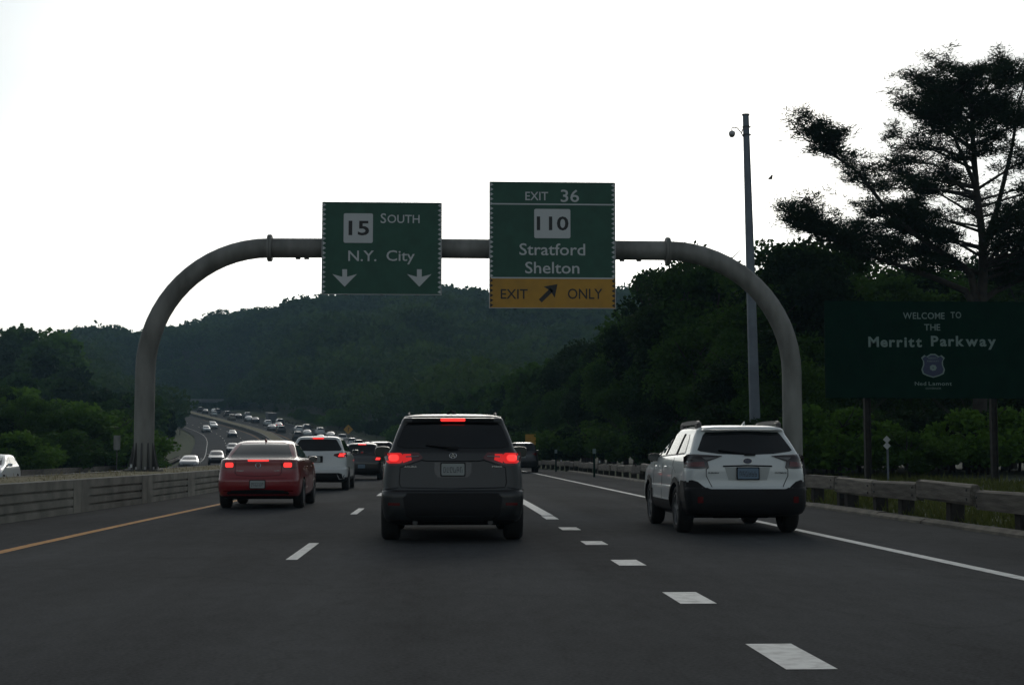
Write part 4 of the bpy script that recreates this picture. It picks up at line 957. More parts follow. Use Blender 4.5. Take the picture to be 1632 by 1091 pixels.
# ---- red sedan
def make_sedan():
    t = thing('sedan', 'red sedan braking in the left lane beside the concrete median barrier', 'car', (-3.80, 31.45, 0))
    S = Shell([(.22, .76, .30, 4.4, .15, .3), (.26, .84, .15, 4.62, .18, .35), (.36, .895, .05, 4.74, .25, .45), (.50, .91, 0, 4.78, .28, .45), (.60, .91, .0, 4.78, .28, .45), (.68, .908, .04, 4.76, .28, .45),
               (.80, .90, .09, 4.6, .28, .45), (.92, .885, .10, 4.2, .28, .4), (1.0, .87, .10, 3.7, .28, .35), (1.045, .85, .12, 3.5, .28, .3), (1.065, .82, .25, 3.42, .25, .3), (1.085, .79, .48, 3.36, .25, .3),
               (1.12, .765, .60, 3.25, .14, .3), (1.20, .73, .76, 3.03, .12, .3), (1.30, .685, .98, 2.75, .12, .3), (1.38, .64, 1.18, 2.48, .14, .3), (1.42, .60, 1.32, 2.3, .26, .3), (1.45, .52, 1.5, 2.12, .25, .3), (1.465, .40, 1.65, 1.98, .12, .1), (1.472, .2, 1.78, 1.88, .04, .04), (1.473, .03, 1.82, 1.84, .01, .01)], .13, .2, .07)
    P = M['p_red']; B = M['black_plastic']; wl = [(1.02, .325), (3.73, .325)]
    def pf(c, n): return 1 if (c.z < .27) else 0
    link('body', S.mesh('body', wl, [P, B], pf), t)
    drape('bumper_insert', mir([(0, .27), (.60, .27), (.66, .34), (.60, .40), (0, .42)]), S.rear, B, t, .01)
    drape('rear_window', mir([(0, 1.085), (.62, 1.09), (.66, 1.11), (.54, 1.34), (.50, 1.385), (0, 1.40)]), S.rear, M['glass_light'], t, .02, .05)
    for sg in (1, -1):
        f = lambda a, b, o, sg=sg: S.side(a, b, sg, o)
        drape('side_window', [(1.05, 1.10), (1.95, 1.08), (1.95, 1.36), (1.40, 1.36), (1.25, 1.28)], f, M['glass'], t)
        drape('side_window', [(2.02, 1.08), (3.0, 1.07), (2.45, 1.34), (2.02, 1.36)], f, M['glass'], t)
        cline('window_trim', dense([(1.0, 1.075), (3.1, 1.055)]), f, M['chrome'], t, .007, .004)
        for yy_ in (1.98, 3.05): cline('door_seam', dense([(yy_, .4), (yy_, 1.05)]), f, B, t, .004, 0)
        for yh in (1.3, 2.3): mb = MB(); mb.tube([S.side(y, .90, sg, .03) for y in (yh, yh+.04, yh+.16, yh+.2)], .012, 6); mb.build('door_handle', P, t)
        g = lambda a, b, o, sg=sg: S.rear(sg*a, b, o)
        drape('tail_light', rrect(.50, .82, .86, 1.0, .05), g, M['lens'], t, .03, .06)
        drape('brake_light', rrect(.53, .70, .885, .985, .03), lambda a, b, o, sg=sg: S.rear(sg*a, b, o+.01), M['brake'], t, .005, .06)
        cline('boot_seam', dense([(sg*.48, 1.03), (sg*.49, .78), (sg*.44, .715), (0, .70)]), S.rear, B, t, .005, 0)
        cline('bumper_crease_shade', dense([(0, .645), (sg*.86, .66)]), S.rear, B, t, .003, 0)  # crease drawn as a black line in place of its shade
        drape('reflector', rrect(.56, .74, .375, .40, .008), g, M['lens'], t, .01)
        mirror_part(t, .78, 2.95, 1.03, sg, P, .75)
    drape('high_brake_light', rrect(-.22, .22, 1.015, 1.045, .01), inset_off(S.rear, .005), M['brake'], t, .012, .06)
    plate(t, (0, .53), S.rear(.15, .53).y-.012)
    e = S.rear(0, .925, .012); mb = MB(); mb.tube([(.055*math.cos(2*PI*k/24), e.y, e.z+.055*math.sin(2*PI*k/24)) for k in range(25)], .006, 6, cap=False)
    mb.tube([(-.032, e.y, e.z+.042), (0, e.y, e.z+.002), (.032, e.y, e.z+.042)], .005, 5); mb.tube([(-.05, e.y, e.z+.015), (-.025, e.y, e.z-.045), (0, e.y, e.z-.005), (.025, e.y, e.z-.045), (.05, e.y, e.z+.015)], .005, 5); mb.build('emblem', M['chrome'], t)
    y = S.rear(.4, .83, .012).y-.004
    text_fit('lettering', 'PASSAT', -.45, -.30, .80, .825, y, M['chrome'], t, .02); text_fit('lettering', '2.0T', .34, .45, .80, .825, y, M['chrome'], t, .02)
    mb = MB(); mb.tube([(0, 1.5, 1.46), (0, 1.42, 1.50)], [.03, .006], 8); mb.build('roof_antenna', P, t)
    mb = MB(); mb.box((0, 2.4, .27), (1.3, 3.4, .14)); mb.build('underbody', B, t)
    drape('windscreen', mir([(0, 1.06), (.70, 1.08), (.52, 1.38), (0, 1.40)]), S.front, M['glass'], t)
    wheels4(t, .785, (1.02, 3.73), .325, .22)
    return t
make_sedan()

# ---- generic suv / hatch / sedan with both ends, used further off
def make_vehicle(name, label, loc, rz, P, kind='suv', W=.93, H=1.70, Ln=4.7, lod=1, brake=True, group=None, plates='plate', detail=True, glass='glass', lampz=None):
    t = thing(name, label, 'car', loc, rz, group)
    k = H/1.70; B = M['black_plastic']; f_ = Ln/4.7
    if kind == 'sedan':
        rows = [(.22, .85, .25, 4.4, .15, .3), (.30, .95, .08, 4.6, .25, .4), (.50, 1, 0, 4.7, .28, .45), (.68, 1, .03, 4.68, .28, .45), (.85, .98, .08, 4.5, .28, .45), (.98, .95, .10, 3.9, .28, .4), (1.06, .92, .15, 3.45, .28, .3),
                (1.09, .87, .55, 3.3, .25, .3), (1.20, .80, .78, 3.0, .26, .3), (1.34, .72, 1.12, 2.6, .26, .3), (1.42, .64, 1.35, 2.3, .26, .3), (1.46, .48, 1.6, 2.1, .2, .2), (1.47, .05, 1.8, 1.9, .02, .02)]
        s_ = H/1.47; rows = [(z*s_, w_*W, a*f_, b*f_, c, d) for z, w_, a, b, c, d in rows]
    elif kind == 'hatch':
        rows = [(.22, .85, .25, 4.4, .15, .3), (.30, .95, .05, 4.6, .2, .4), (.50, 1, 0, 4.7, .25, .45), (.70, 1, .0, 4.68, .25, .45), (.88, .98, .05, 4.4, .25, .45), (1.0, .95, .08, 3.8, .25, .4), (1.08, .90, .14, 3.4, .25, .3),
                (1.20, .83, .28, 3.1, .12, .3), (1.34, .77, .42, 2.75, .12, .3), (1.44, .71, .48, 2.4, .22, .3), (1.50, .58, .65, 2.1, .2, .2), (1.52, .3, 1.0, 1.8, .1, .1), (1.525, .05, 1.3, 1.5, .02, .02)]
        s_ = H/1.525; rows = [(z*s_, w_*W, a*f_, b*f_, c, d) for z, w_, a, b, c, d in rows]
    else:
        rows = [(.26, .85, .2, 4.45, .15, .3), (.34, .96, .05, 4.62, .2, .4), (.52, 1, 0, 4.7, .22, .4), (.66, 1, .0, 4.7, .22, .4), (.72, .99, .05, 4.7, .22, .4), (.95, .98, .07, 4.6, .22, .4), (1.10, .95, .10, 4.0, .24, .4), (1.18, .91, .14, 3.5, .16, .3),
                (1.28, .86, .22, 3.25, .12, .3), (1.45, .79, .34, 2.85, .12, .3), (1.58, .73, .43, 2.5, .13, .3), (1.65, .66, .44, 2.25, .2, .3), (1.69, .5, .65, 1.95, .2, .2), (1.70, .05, 1.1, 1.5, .02, .02)]
        rows = [(z*k, w_*W, a*f_, b*f_, c, d) for z, w_, a, b, c, d in rows]
    S = Shell(rows, .09, .18, .055, 4 if lod == 0 else 2)
    wr = .36 if kind == 'suv' else .33; wl = [(1.0*f_, wr), (3.72*f_, wr)]
    link('body', S.mesh('body', wl, [P, B], lambda c, n: 1 if c.z < (.36 if kind != 'suv' else .42) else 0, lod), t)
    zb = {'sedan': 1.105, 'hatch': 1.10, 'suv': 1.22}[kind]*(H/{'sedan': 1.47, 'hatch': 1.525, 'suv': 1.70}[kind]); zt = H*.945
    st = .12 if lod == 0 else .3
    G = M[glass]
    wz = lambda z: S.row(z)[1]
    drape('rear_window', mir([(0, zb+.005), (wz(zb)-.14, zb+.02), (wz(zb)-.11, zb+.07), (wz(zt)-.09, zt-.06), (wz(zt)-.13, zt-.015), (0, zt)]), S.rear, G, t, .02, st)
    drape('windscreen', mir([(0, zb-.04), (wz(zb)-.12, zb-.02), (wz(zt)-.09, zt-.02), (0, zt)]), S.front, M['glass_light'], t, .02, st)
    rt, ft = S.row(zt)[2], S.row(zt)[3]; rb, fb = S.row(zb)[2], S.row(zb)[3]
    for sg in (1, -1):
        f = lambda a, b, o, sg=sg: S.side(a, b, sg, o)
        drape('side_window', [(rb+.42, zb+.02), (2.0*f_, zb), (2.0*f_, zt-.02), (rt+.35, zt-.04)], f, G, t, .02, st)
        drape('side_window', [(2.1*f_, zb), (fb-.42, zb-.01), (ft-.25, zt-.06), (2.1*f_, zt-.02)], f, G, t, .02, st)
        g = lambda a, b, o, sg=sg: S.rear(sg*a, b, o)
        z2 = (lampz or {'sedan': .92, 'hatch': .93, 'suv': 1.12}[kind])
        drape('tail_light', [(W*.52, z2-.02), (W*.70, z2-.09), (W*.93, z2-.08), (W*.95, z2+.07), (W*.80, z2+.08), (W*.55, z2+.03)], g, M['lens'], t, .03, st/1.5)
        if brake: drape('brake_light', [(W*.68, z2-.05), (W*.90, z2-.05), (W*.91, z2+.05), (W*.72, z2+.05)], lambda a, b, o, sg=sg: S.rear(sg*a, b, o+.012), M['brake'], t, .005, st/1.5)
        h = lambda a, b, o, sg=sg: S.front(sg*a, b, o)
        zh = .72 if kind != 'suv' else .86
        drape('headlight', [(W*.52, zh-.04), (W*.90, zh-.06), (W*.92, zh+.08), (W*.60, zh+.03)], h, M['head'], t, .03, st/1.5)
        mirror_part(t, W-.08, 3.0*f_, zb-.03, sg, P, .8)
    if brake: drape('high_brake_light', rrect(-.17, .17, zt+.002, zt+.035, .01) if kind != 'sedan' else rrect(-.17, .17, zb-.06, zb-.03, .01), inset_off(S.rear, .03 if kind != 'sedan' else .004), M['brake'], t, .03, st)
    drape('grille', mir([(0, .46), (W*.42, .46), (W*.48, .64), (0, .66)]), S.front, B, t, .015, st)
    drape('front_bumper_intake', mir([(0, .30), (W*.7, .30), (W*.78, .40), (0, .41)]), S.front, B, t, .015, st)
    drape('rear_bumper_cladding', mir([(0, .30), (W*.78, .32), (W*.90, .50 if kind == 'suv' else .38), (W*.7, .56 if kind == 'suv' else .40), (0, .56 if kind == 'suv' else .40)]), S.rear, B, t, .015, st)
    if detail:
        zp = .98 if kind == 'suv' else (.62 if kind == 'hatch' else .55)
        if plates: plate(t, (0, zp*.97), S.rear(.15, zp*.97).y-.012, m=plates, chars=(lod == 0))
    wheels4(t, W-.125, (1.0*f_, 3.72*f_), wr, .23, lod)
    return t
t = make_vehicle('suv', 'white SUV with black rear window braking ahead of the red sedan', (-3.78, 46.5, 0), 0, M['p_white'], 'suv', .965, 1.72, 4.85, 0, plates=None)
S_ = None
# dark plate zone, fog lamp bezels
for sg in (1, -1):
    mb = MB(); y_ = .035
    mb.tube([(sg*.62, y_+.02, .52), (sg*.70, y_+.03, .36), (sg*.86, y_+.10, .38), (sg*.62, y_+.02, .52)], .018, 6); mb.build('fog_lamp_trim', M['alu'], t)
mb = MB(); mb.box((-.05, .045, .99), (.46, .03, .20), ch=.01); mb.build('plate_recess', M['black_plastic'], t)
plate(t, (-.05, .985), .03, m='plate')
t = make_vehicle('hatchback', 'black compact SUV with pale roof edge braking beyond the white SUV', (-3.30, 64.2, 0), 0, M['p_black'], 'hatch', .88, 1.62, 4.3, 0, plates='plate_blue')
mb = MB(); mb.tube([(0, .115, .98), (0, .13, .98)], .055, 16); mb.build('emblem', M['chrome'], t)
make_vehicle('suv', 'dark SUV mostly hidden between the black compact and the grey SUV', (-3.1, 78, 0), 0, M['p_navy'], 'suv', .93, 1.78, 4.8, 1, brake=False)
make_vehicle('suv', 'dark SUV with unlit lamps far ahead in the right exit lane', (5.05, 87.5, 0), 0, M['p_black'], 'suv', .97, 1.80, 4.8, 1, brake=False)
make_vehicle('hatchback', 'white oncoming hatchback cut off by the left edge of the picture', (-18.45, 63.6, Zo(60)+.08), PI+.06, M['p_white'], 'hatch', .90, 1.50, 4.3, 0, brake=False)

# pickup and box truck shapes for the far queue
def make_pickup(label, loc, rz, P, group):
    t = thing('pickup_truck', label, 'pickup', loc, rz, group)
    B = M['black_plastic']
    rows = [(.40, .85, .15, 5.3, .05, .3), (.55, .96, 0, 5.5, .06, .35), (.95, .97, 0, 5.5, .06, .3), (1.12, .95, 0.02, 5.3, .06, .3), (1.16, .92, .03, 4.6, .05, .3), (1.18, .90, 1.9, 4.0, .1, .2), (1.25, .87, 1.95, 3.85, .1, .2), (1.72, .73, 2.15, 3.2, .15, .25), (1.80, .6, 2.3, 3.0, .1, .1), (1.82, .05, 2.6, 2.7, .02, .02)]
    S = Shell(rows, .04, .12, .02, 2)
    link('body', S.mesh('body', [(1.2, .39), (4.5, .39)], [P, B], lambda c, n: 1 if c.z < .48 else 0, 1), t)
    drape('rear_window', mir([(0, 1.27), (.74, 1.27), (.64, 1.68), (0, 1.69)]), S.rear, M['glass'], t, .02, .3)
    drape('windscreen', mir([(0, 1.22), (.74, 1.24), (.62, 1.70), (0, 1.72)]), S.front, M['glass_light'], t, .02, .3)
    for sg in (1, -1):
        drape('tail_light', [(.84, .72), (.95, .72), (.95, 1.05), (.84, 1.05)], lambda a, b, o, sg=sg: S.rear(sg*a, b, o), M['lens'], t, .02, .3)
        drape('side_window', [(2.25, 1.26), (3.65, 1.24), (3.15, 1.66), (2.38, 1.68)], lambda a, b, o, sg=sg: S.side(a, b, sg, o), M['glass'], t, .02, .3)
    mb = MB(); mb.box((0, -.05, .52), (1.8, .14, .18), ch=.03); mb.build('bumper', M['chrome'], t)
    wheels4(t, .82, (1.2, 4.5), .39, .26, 1); return t
def make_truck(label, loc, rz, group):
    t = thing('box_truck', label, 'truck', loc, rz, group)
    mb = MB(); mb.box((0, 2.6, 1.75), (2.2, 5.2, 2.1), ch=.04); mb.build('cargo_box', M['p_silver2'], t)
    mb = MB(); mb.box((0, 2.8, .62), (1.9, 5.6, .18)); mb.box((0, -.05, .5), (2.0, .1, .14)); mb.build('chassis', M['black_plastic'], t)
    rows = [(.40, .9, 5.25, 7.0, .05, .3), (.6, .98, 5.22, 7.2, .06, .35), (1.15, .98, 5.22, 7.15, .06, .3), (1.3, .95, 5.22, 6.7, .06, .3), (2.0, .85, 5.3, 6.2, .1, .2), (2.1, .7, 5.4, 6.0, .1, .1), (2.12, .05, 5.6, 5.8, .02, .02)]
    S = Shell(rows, .02, .12, .02, 2); link('cab', S.mesh('cab', [(6.2, .42)], [M['p_white'], M['black_plastic']], lambda c, n: 0, 1), t)
    for sg in (1, -1):
        mb = MB(); mb.box((sg*.85, -.02, .72), (.2, .05, .1)); mb.build('tail_light', M['lens'], t)
    for wy in (1.2, 6.2):
        for sg in (1, -1): wheel_parts(t, sg*.88, wy, .42, .28, sg, lod=1)
    return t
M['p_silver2'] = mat('grey_box_panel', (.10, .11, .12), .6)

def lane(Y, off, opp=False):
    if opp: f = lambda y: Vector((Xm(y)+off, y, Zo(y)))
    else: f = lambda y: Vector((Xo(y)+off, y, Zr(y)))
    a, b = f(Y), f(Y+4); d = b-a; rz = -math.atan2(d.x, d.y); pitch = math.atan2(d.z, math.hypot(d.x, d.y))
    return a, rz+(PI if opp else 0), (-pitch if opp else pitch)
protos = {}
def far_vehicle(kind, Y, off, P, label, opp=False, group=None, brake=False):
    a, rz, pt_ = lane(Y, off, opp)
    nm = {'suv': 'suv', 'hatch': 'hatchback', 'sedan': 'sedan'}[kind]
    if (kind, brake) not in protos:
        W_0, H0, L0 = {'suv': (.95, 1.72, 4.7), 'hatch': (.9, 1.52, 4.3), 'sedan': (.91, 1.46, 4.75)}[kind]
        r = make_vehicle(nm, label, (0, 0, 0), 0, P, kind, W_0, H0, L0, 1, brake=brake, detail=False); protos[(kind, brake)] = r
    else:
        src = protos[(kind, brake)]; r = src.copy(); COL.objects.link(r)
        for ch in list(src.children):
            c = ch.copy(); COL.objects.link(c); c.parent = r
            for g in ch.children: d = g.copy(); COL.objects.link(d); d.parent = c
    r['label'] = label; r['category'] = 'car'
    if group: r['group'] = group
    r.location = a; r.rotation_euler = (pt_, 0, rz)
    for ch in r.children:
        if ch.name.split('.')[0] in ('body', 'wing_mirror'):
            ch.material_slots[0].link = 'OBJECT'; ch.material_slots[0].material = P
    return r
GO = 'oncoming cars on the far carriageway'; GQ = 'cars queuing away round the bend'
w, k_, s_, n_, tn, rd, og = M['p_white'], M['p_black'], M['p_silver'], M['p_navy'], M['p_tan'], M['p_red'], M['p_orange']
for kind, Y, off, P, lb in (
    ('sedan', 139, -11.6, s_, 'silver oncoming sedan nearest the gantry column, alone by the left guardrail'),
    ('suv', 178, -10.9, k_, 'black oncoming SUV close behind the red sedan roof at left'),
    ('sedan', 196, -7.8, w, 'white oncoming car half hidden by the red sedan roof'),
    ('suv', 232, -9.2, n_, 'dark oncoming SUV higher up the bend above the white car'),
    ('sedan', 318, -7.6, n_, 'dark blue oncoming car alone in the middle of the far curve'),
    ('hatch', 345, -11.4, w, 'white oncoming car nearest the outer edge of the far curve'),
    ('suv', 364, -7.6, w, 'second white oncoming car just above the other on the curve')):
    far_vehicle(kind, Y, off, P, lb, True, GO)
for kind, Y, off, P, lb, br in (
    ('suv', 505, -3.4, k_, 'dark vehicle furthest away beneath the overpass at the queue end', False),
    ('sedan', 478, -3.4, k_, 'dark sedan leading a close pair near the overpass', False),
    ('suv', 476, .3, n_, 'dark SUV beside the leading sedan near the overpass', False),
    ('hatch', 452, -3.4, w, 'small white car just before the overpass pair', False),
    ('suv', 446, -.2, k_, 'dark SUV right of the small white car below the overpass', False),
    ('suv', 415, -3.4, tn, 'beige SUV in the inner lane midway up the queue', False),
    ('sedan', 408, .2, w, 'white sedan right of the beige SUV in the queue', False),
    ('sedan', 396, .2, n_, 'dark blue sedan just left of the box truck', False),
    ('hatch', 377, .2, w, 'white hatchback following the box truck', False),
    ('suv', 380, 3.8, k_, 'black SUV in the outer lane right of the white hatchback', False),
    ('sedan', 362, .2, w, 'white sedan with red tail lamps lit midway up the queue', True),
    ('suv', 336, -3.4, k_, 'black tall SUV beside a white sedan in the queue', False),
    ('suv', 336, .6, w, 'white SUV just right of the black tall SUV', False),
    ('sedan', 318, .2, w, 'white sedan emerging above the roof of the white SUV', False),
    ('suv', 325, 3.8, w, 'white SUV in the outer lane above the near white SUV', False),
    ('sedan', 272, .2, s_, 'silver sedan just right of the near white SUV roof', True),
    ('suv', 258, .2, k_, 'black SUV right of the silver sedan in the dense queue', False),
    ('sedan', 226, -3.4, n_, 'dark blue sedan low in the queue before the black compact', True),
    ('hatch', 240, .2, w, 'white hatchback over the roof of the black compact', False),
    ('sedan', 228, .2, k_, 'black sedan right of the white hatchback in the queue', True),
    ('sedan', 214, .4, og, 'copper sedan beside the grey SUV shoulder', False),
    ('suv', 250, 3.8, k_, 'black SUV in the outer lane above the copper sedan', False),
    ('suv', 300, -3.4, k_, 'black SUV in the inner lane left of the near white SUV roof', False),
    ('sedan', 288, .2, w, 'white sedan tucked right behind the near white SUV roof', False),
    ('suv', 345, 3.8, n_, 'dark blue SUV in the outer lane above the white sedan', False),
    ('sedan', 305, 3.8, s_, 'silver sedan ahead of the pickup truck in the outer lane', False),
    ('suv', 262, 3.8, w, 'white SUV in the outer lane behind the pickup truck', False),
    ('suv', 243, -3.4, s_, 'silver SUV in the inner lane over the black compact', True),
    ('sedan', 428, .4, k_, 'black sedan between the beige SUV and the small white car', False),
    ('suv', 433, 3.8, s_, 'silver SUV in the outer lane beyond the box truck', False),
    ('sedan', 350, -3.4, s_, 'silver sedan in the inner lane behind the beige SUV', False),
    ('suv', 235, 3.8, k_, 'black SUV last in the outer lane near the grey SUV', False),
    ('sedan', 490, .2, w, 'white sedan near the overpass end of the queue', False),
    ('sedan', 198, .2, w, 'white sedan just left of the grey SUV window', True),
    ('sedan', 140, .2, s_, 'silver sedan hidden ahead of the grey SUV', True),
    ('suv', 118, -3.4, s_, 'silver SUV hidden ahead of the dark SUV in the left lane', True)):
    far_vehicle(kind, Y, off, P, lb, False, GQ, br)
a, rz, pt_ = lane(280, 3.8); t = make_pickup('pale grey pickup truck in the outer lane of the dense queue', a, rz, s_, GQ)
t.rotation_euler = (pt_, 0, rz)
a, rz, pt_ = lane(392, 3.8); t = make_truck('dark box truck standing taller than the cars in the far queue', a, rz, GQ); t.rotation_euler = (pt_, 0, rz)

# ------------------------------------------------------------------ vegetation
def leaves(centers, size, rng, droop=0., aspect=1.0):
    """quads (bent leaf clusters) at centers; returns verts (4n,3)"""
    n = len(centers); a = rng.normal(size=(n, 3)); a /= np.linalg.norm(a, axis=1)[:, None]
    b = rng.normal(size=(n, 3)); b -= a*(a*b).sum(1)[:, None]; b /= np.linalg.norm(b, axis=1)[:, None]
    s = (size*(.6+.8*rng.random(n)))[:, None]; c = centers
    v = np.stack([c-a*s*.5*aspect, c+b*s*.32, c+a*s*.5*aspect, c-b*s*.32], 1)
    return v.reshape(-1, 3)
def quad_mesh(name, V, mats, tint):
    n = len(V)//4; me = bpy.data.meshes.new(name)
    me.vertices.add(4*n); me.vertices.foreach_set('co', V.astype(np.float32).ravel())
    me.loops.add(4*n); me.loops.foreach_set('vertex_index', np.arange(4*n, dtype=np.int32))
    me.polygons.add(n); me.polygons.foreach_set('loop_start', np.arange(0, 4*n, 4, dtype=np.int32)); me.polygons.foreach_set('loop_total', np.full(n, 4, np.int32))
    at_ = me.attributes.new('tint', 'FLOAT', 'FACE'); at_.data.foreach_set('value', tint.astype(np.float32))
    for m in mats: me.materials.append(m)
    me.update(); me.validate(); return me
def crown_points(H, rx, z0, nblob, per, rng, blobr, top=1.0):
    """blob clusters through an irregular crown; returns points, clump tint"""
    P = []; Tn = []
    zc = (z0+H)/2; rz = (H-z0)/2
    for i in range(nblob):
        d = rng.normal(size=3); d /= np.linalg.norm(d); k = rng.uniform(.35, 1)**.6
        if d[2] < -.3: d[2] *= .6
        wob = .8+.4*rng.random()
        r = blobr*rng.uniform(.65, 1.25)
        c = np.array([d[0]*(rx-r*.6)*k*wob, d[1]*(rx-r*.6)*k*wob, zc+d[2]*(rz-r*.5)*k])
        m = int(per*rng.uniform(.6, 1.3)); q = rng.normal(size=(m, 3)); q /= np.linalg.norm(q, axis=1)[:, None]
        q *= (rng.random(m)**.45)[:, None]*np.array([r, r, r*.72]); q[:, 2] -= .1*r*(q[:, 0]**2+q[:, 1]**2)/r**2
        P.append(c+q); Tn.append(np.clip(rng.random()*.7+rng.random(m)*.3, 0, 1))
    return np.concatenate(P), np.concatenate(Tn)
def trunk_mesh(H, rng, lean=.3, r0=.22, limbs=6, spread=2.5, zs=.35):
    mb = MB(); p = [Vector((rng.normal()*lean*t_, rng.normal()*lean*t_, H*.85*t_)) for t_ in np.linspace(0, 1, 6)]; p[0] = Vector((0, 0, -.3))
    mb.tube(p, [r0, r0*.85, r0*.65, r0*.5, r0*.3, r0*.12], 7)
    for k in range(limbs):
        f = rng.uniform(zs, .8); a = rng.uniform(0, 2*PI); i = f*5; q = p[int(i)].lerp(p[min(5, int(i)+1)], i % 1)
        L_ = spread*rng.uniform(.6, 1.1); d = Vector((math.cos(a), math.sin(a), .6))
        mb.tube([q, q+d*L_*.4, q+d*L_*.75+Vector((0, 0, .2*L_)), q+d*L_+Vector((0, 0, .3*L_))], [r0*.35, r0*.25, r0*.14, r0*.05], 5)
    return mb.mesh('trunk', M['bark'], True)
def leafy_variant(seed, H=12., rx=4.2, z0=2.0, nblob=34, per=520, size=.27, blobr=1.5, m='leaf', r0=.24, limbs=7):
    rng = np.random.default_rng(seed); P, tn = crown_points(H, rx, z0, nblob, per, rng, blobr)
    return quad_mesh('crown', leaves(P, size, rng), [M[m]], tn), trunk_mesh(H, rng, .25, r0, limbs, rx*.8), float(np.percentile(P[:, 2], 99.2))
NEAR = [leafy_variant(1), leafy_variant(2, rx=3.6, nblob=30, m='leaf_dark'), leafy_variant(3, rx=4.8, z0=1.2, nblob=40), leafy_variant(4, rx=3.2, nblob=26, size=.25), leafy_variant(5, rx=4.4, m='leaf_dark', size=.3)]
OPEN = [leafy_variant(21, rx=3.4, z0=3.5, nblob=22, per=300, size=.25, blobr=1.15, limbs=12), leafy_variant(22, rx=3.8, z0=3, nblob=24, per=300, size=.25, blobr=1.2, m='leaf_dark', limbs=12)]
MID = [leafy_variant(31, nblob=30, per=75, size=.85, blobr=1.7, z0=1), leafy_variant(32, rx=3.4, nblob=24, per=75, size=.8, z0=1, m='leaf_dark'), leafy_variant(33, rx=5, nblob=36, per=70, size=.85, z0=.8), leafy_variant(34, rx=3.9, nblob=26, per=75, size=.8, z0=1, m='leaf_light')]
BUSH = [leafy_variant(41, H=3.2, rx=2.0, z0=-.2, nblob=18, per=260, size=.20, blobr=.75, r0=.06), leafy_variant(42, H=3.0, rx=2.4, z0=-.2, nblob=20, per=260, size=.20, blobr=.75, r0=.06, m='leaf_light'), leafy_variant(43, H=3.4, rx=1.7, z0=-.2, nblob=16, per=260, size=.22, blobr=.7, r0=.06, m='leaf_dark')]
def put_tree(variant, X, Y, h, label, group=None, wide=1.0, name='leafy_tree', cat='tree', zoff=0, rz=None):
    cm, tm, H = variant; z = gz(X, Y)+zoff
    t = thing(name, label, cat, (X, Y, z), random.uniform(0, 2*PI) if rz is None else rz, group); s = h/H
    t.scale = (s*wide, s*wide, s)
    link('crown', cm, t); link('trunk', tm, t); return t
def tree_px(variant, px, ytop, Y, label, group=None, wide=1.0, **k):
    p = at(px, ytop, Y); h = p.z-gz(p.x, Y)
    return put_tree(variant, p.x, Y, max(1.5, h), label, group, wide, **k)
rnd = random.Random(5)
# right-hand wood: skyline first
ENV = [(560, 668), (640, 655), (700, 636), (760, 612), (830, 590), (900, 566), (960, 536), (1000, 512), (1040, 472), (1075, 422), (1120, 405), (1165, 425), (1200, 402), (1240, 405), (1280, 395), (1350, 400), (1450, 415), (1560, 400), (1700, 380), (1900, 360)]
def env(x): return float(np.interp(x, [a for a, b in ENV], [b for a, b in ENV]))
def edgeY(px):   # forward distance at which the wood edge (right of our road) is seen at px
    for Y in np.arange(45, 460, 3.):
        q = Xo(Y)+13; 
        if 698+q/Y*2350 < px: return Y
    return 460
RG = 'trees packed in the dark wood right of the road'; RL = 'dark leafy tree packed among others in the wood right of the road'
def where(px, base_):
    for lim, s_ in ((640, 'above the distant queue'), (800, 'behind the grey SUV'), (880, 'behind the small yellow sign'), (1000, 'over the timber guardrail'), (1120, 'left of the white crossover'), (1230, 'behind the camera pole'), (1310, 'behind the right gantry column'), (1400, 'behind the left half of the welcome sign'), (1640, 'behind the welcome sign'), (9999, 'at the right edge')):
        if px < lim: return base_+' '+s_
named = [(1085, 418, 92, 'open', 'rounded tree crown rising just under the right curve of the gantry arch'), (1042, 455, 104, 'open', 'lower lobed tree at the left end of the near right wood'), (1215, 398, 84, 'open', 'tree crown directly behind the camera pole at gantry height'),
         (1262, 400, 78, 'near', 'leafy tree just right of the camera pole, left of the tall pine'), (1330, 396, 84, 'near', 'leafy tree crown beneath the long left limb of the pine'), (1150, 430, 88, 'near', 'full leafy tree between gantry curve and camera pole')]
for px, y, Y, kd, lb in named: tree_px((OPEN if kd == 'open' else NEAR)[rnd.randrange(2)], px, y, Y, lb, wide=1.05)
x = 1000
for row, (dy, dY, n) in enumerate(((8, 34, 24), (55, 16, 26), (120, 4, 26))):
    for i in range(n):
        px = 985+(1900-985)*(i+rnd.random()*.8)/n; Y = max(62, edgeY(px))+dY+rnd.uniform(-5, 8); 
        if px > 1290: Y = max(Y, 74+dY*.6)
        tree_px(rnd.choice(NEAR), px, env(px)+dy+rnd.uniform(0, 45), Y, where(px, ('tall skyline tree of the right wood', 'middle-height tree of the right wood', 'low front tree of the right wood')[row]), RG, rnd.uniform(.95, 1.25))
for row, (dy, dY, n) in enumerate(((2, 26, 26), (38, 8, 28))):
    for i in range(n):
        px = 575+(1000-575)*(i+rnd.random()*.8)/n; Y = edgeY(px)+dY+rnd.uniform(-3, 12)
        tree_px(rnd.choice(MID[:3] if Y > 160 else NEAR), px, env(px)+dy+rnd.uniform(0, 24), Y, where(px, ('taller back tree of the receding wood', 'lower front tree of the receding wood')[row]), RG, rnd.uniform(.9, 1.2))
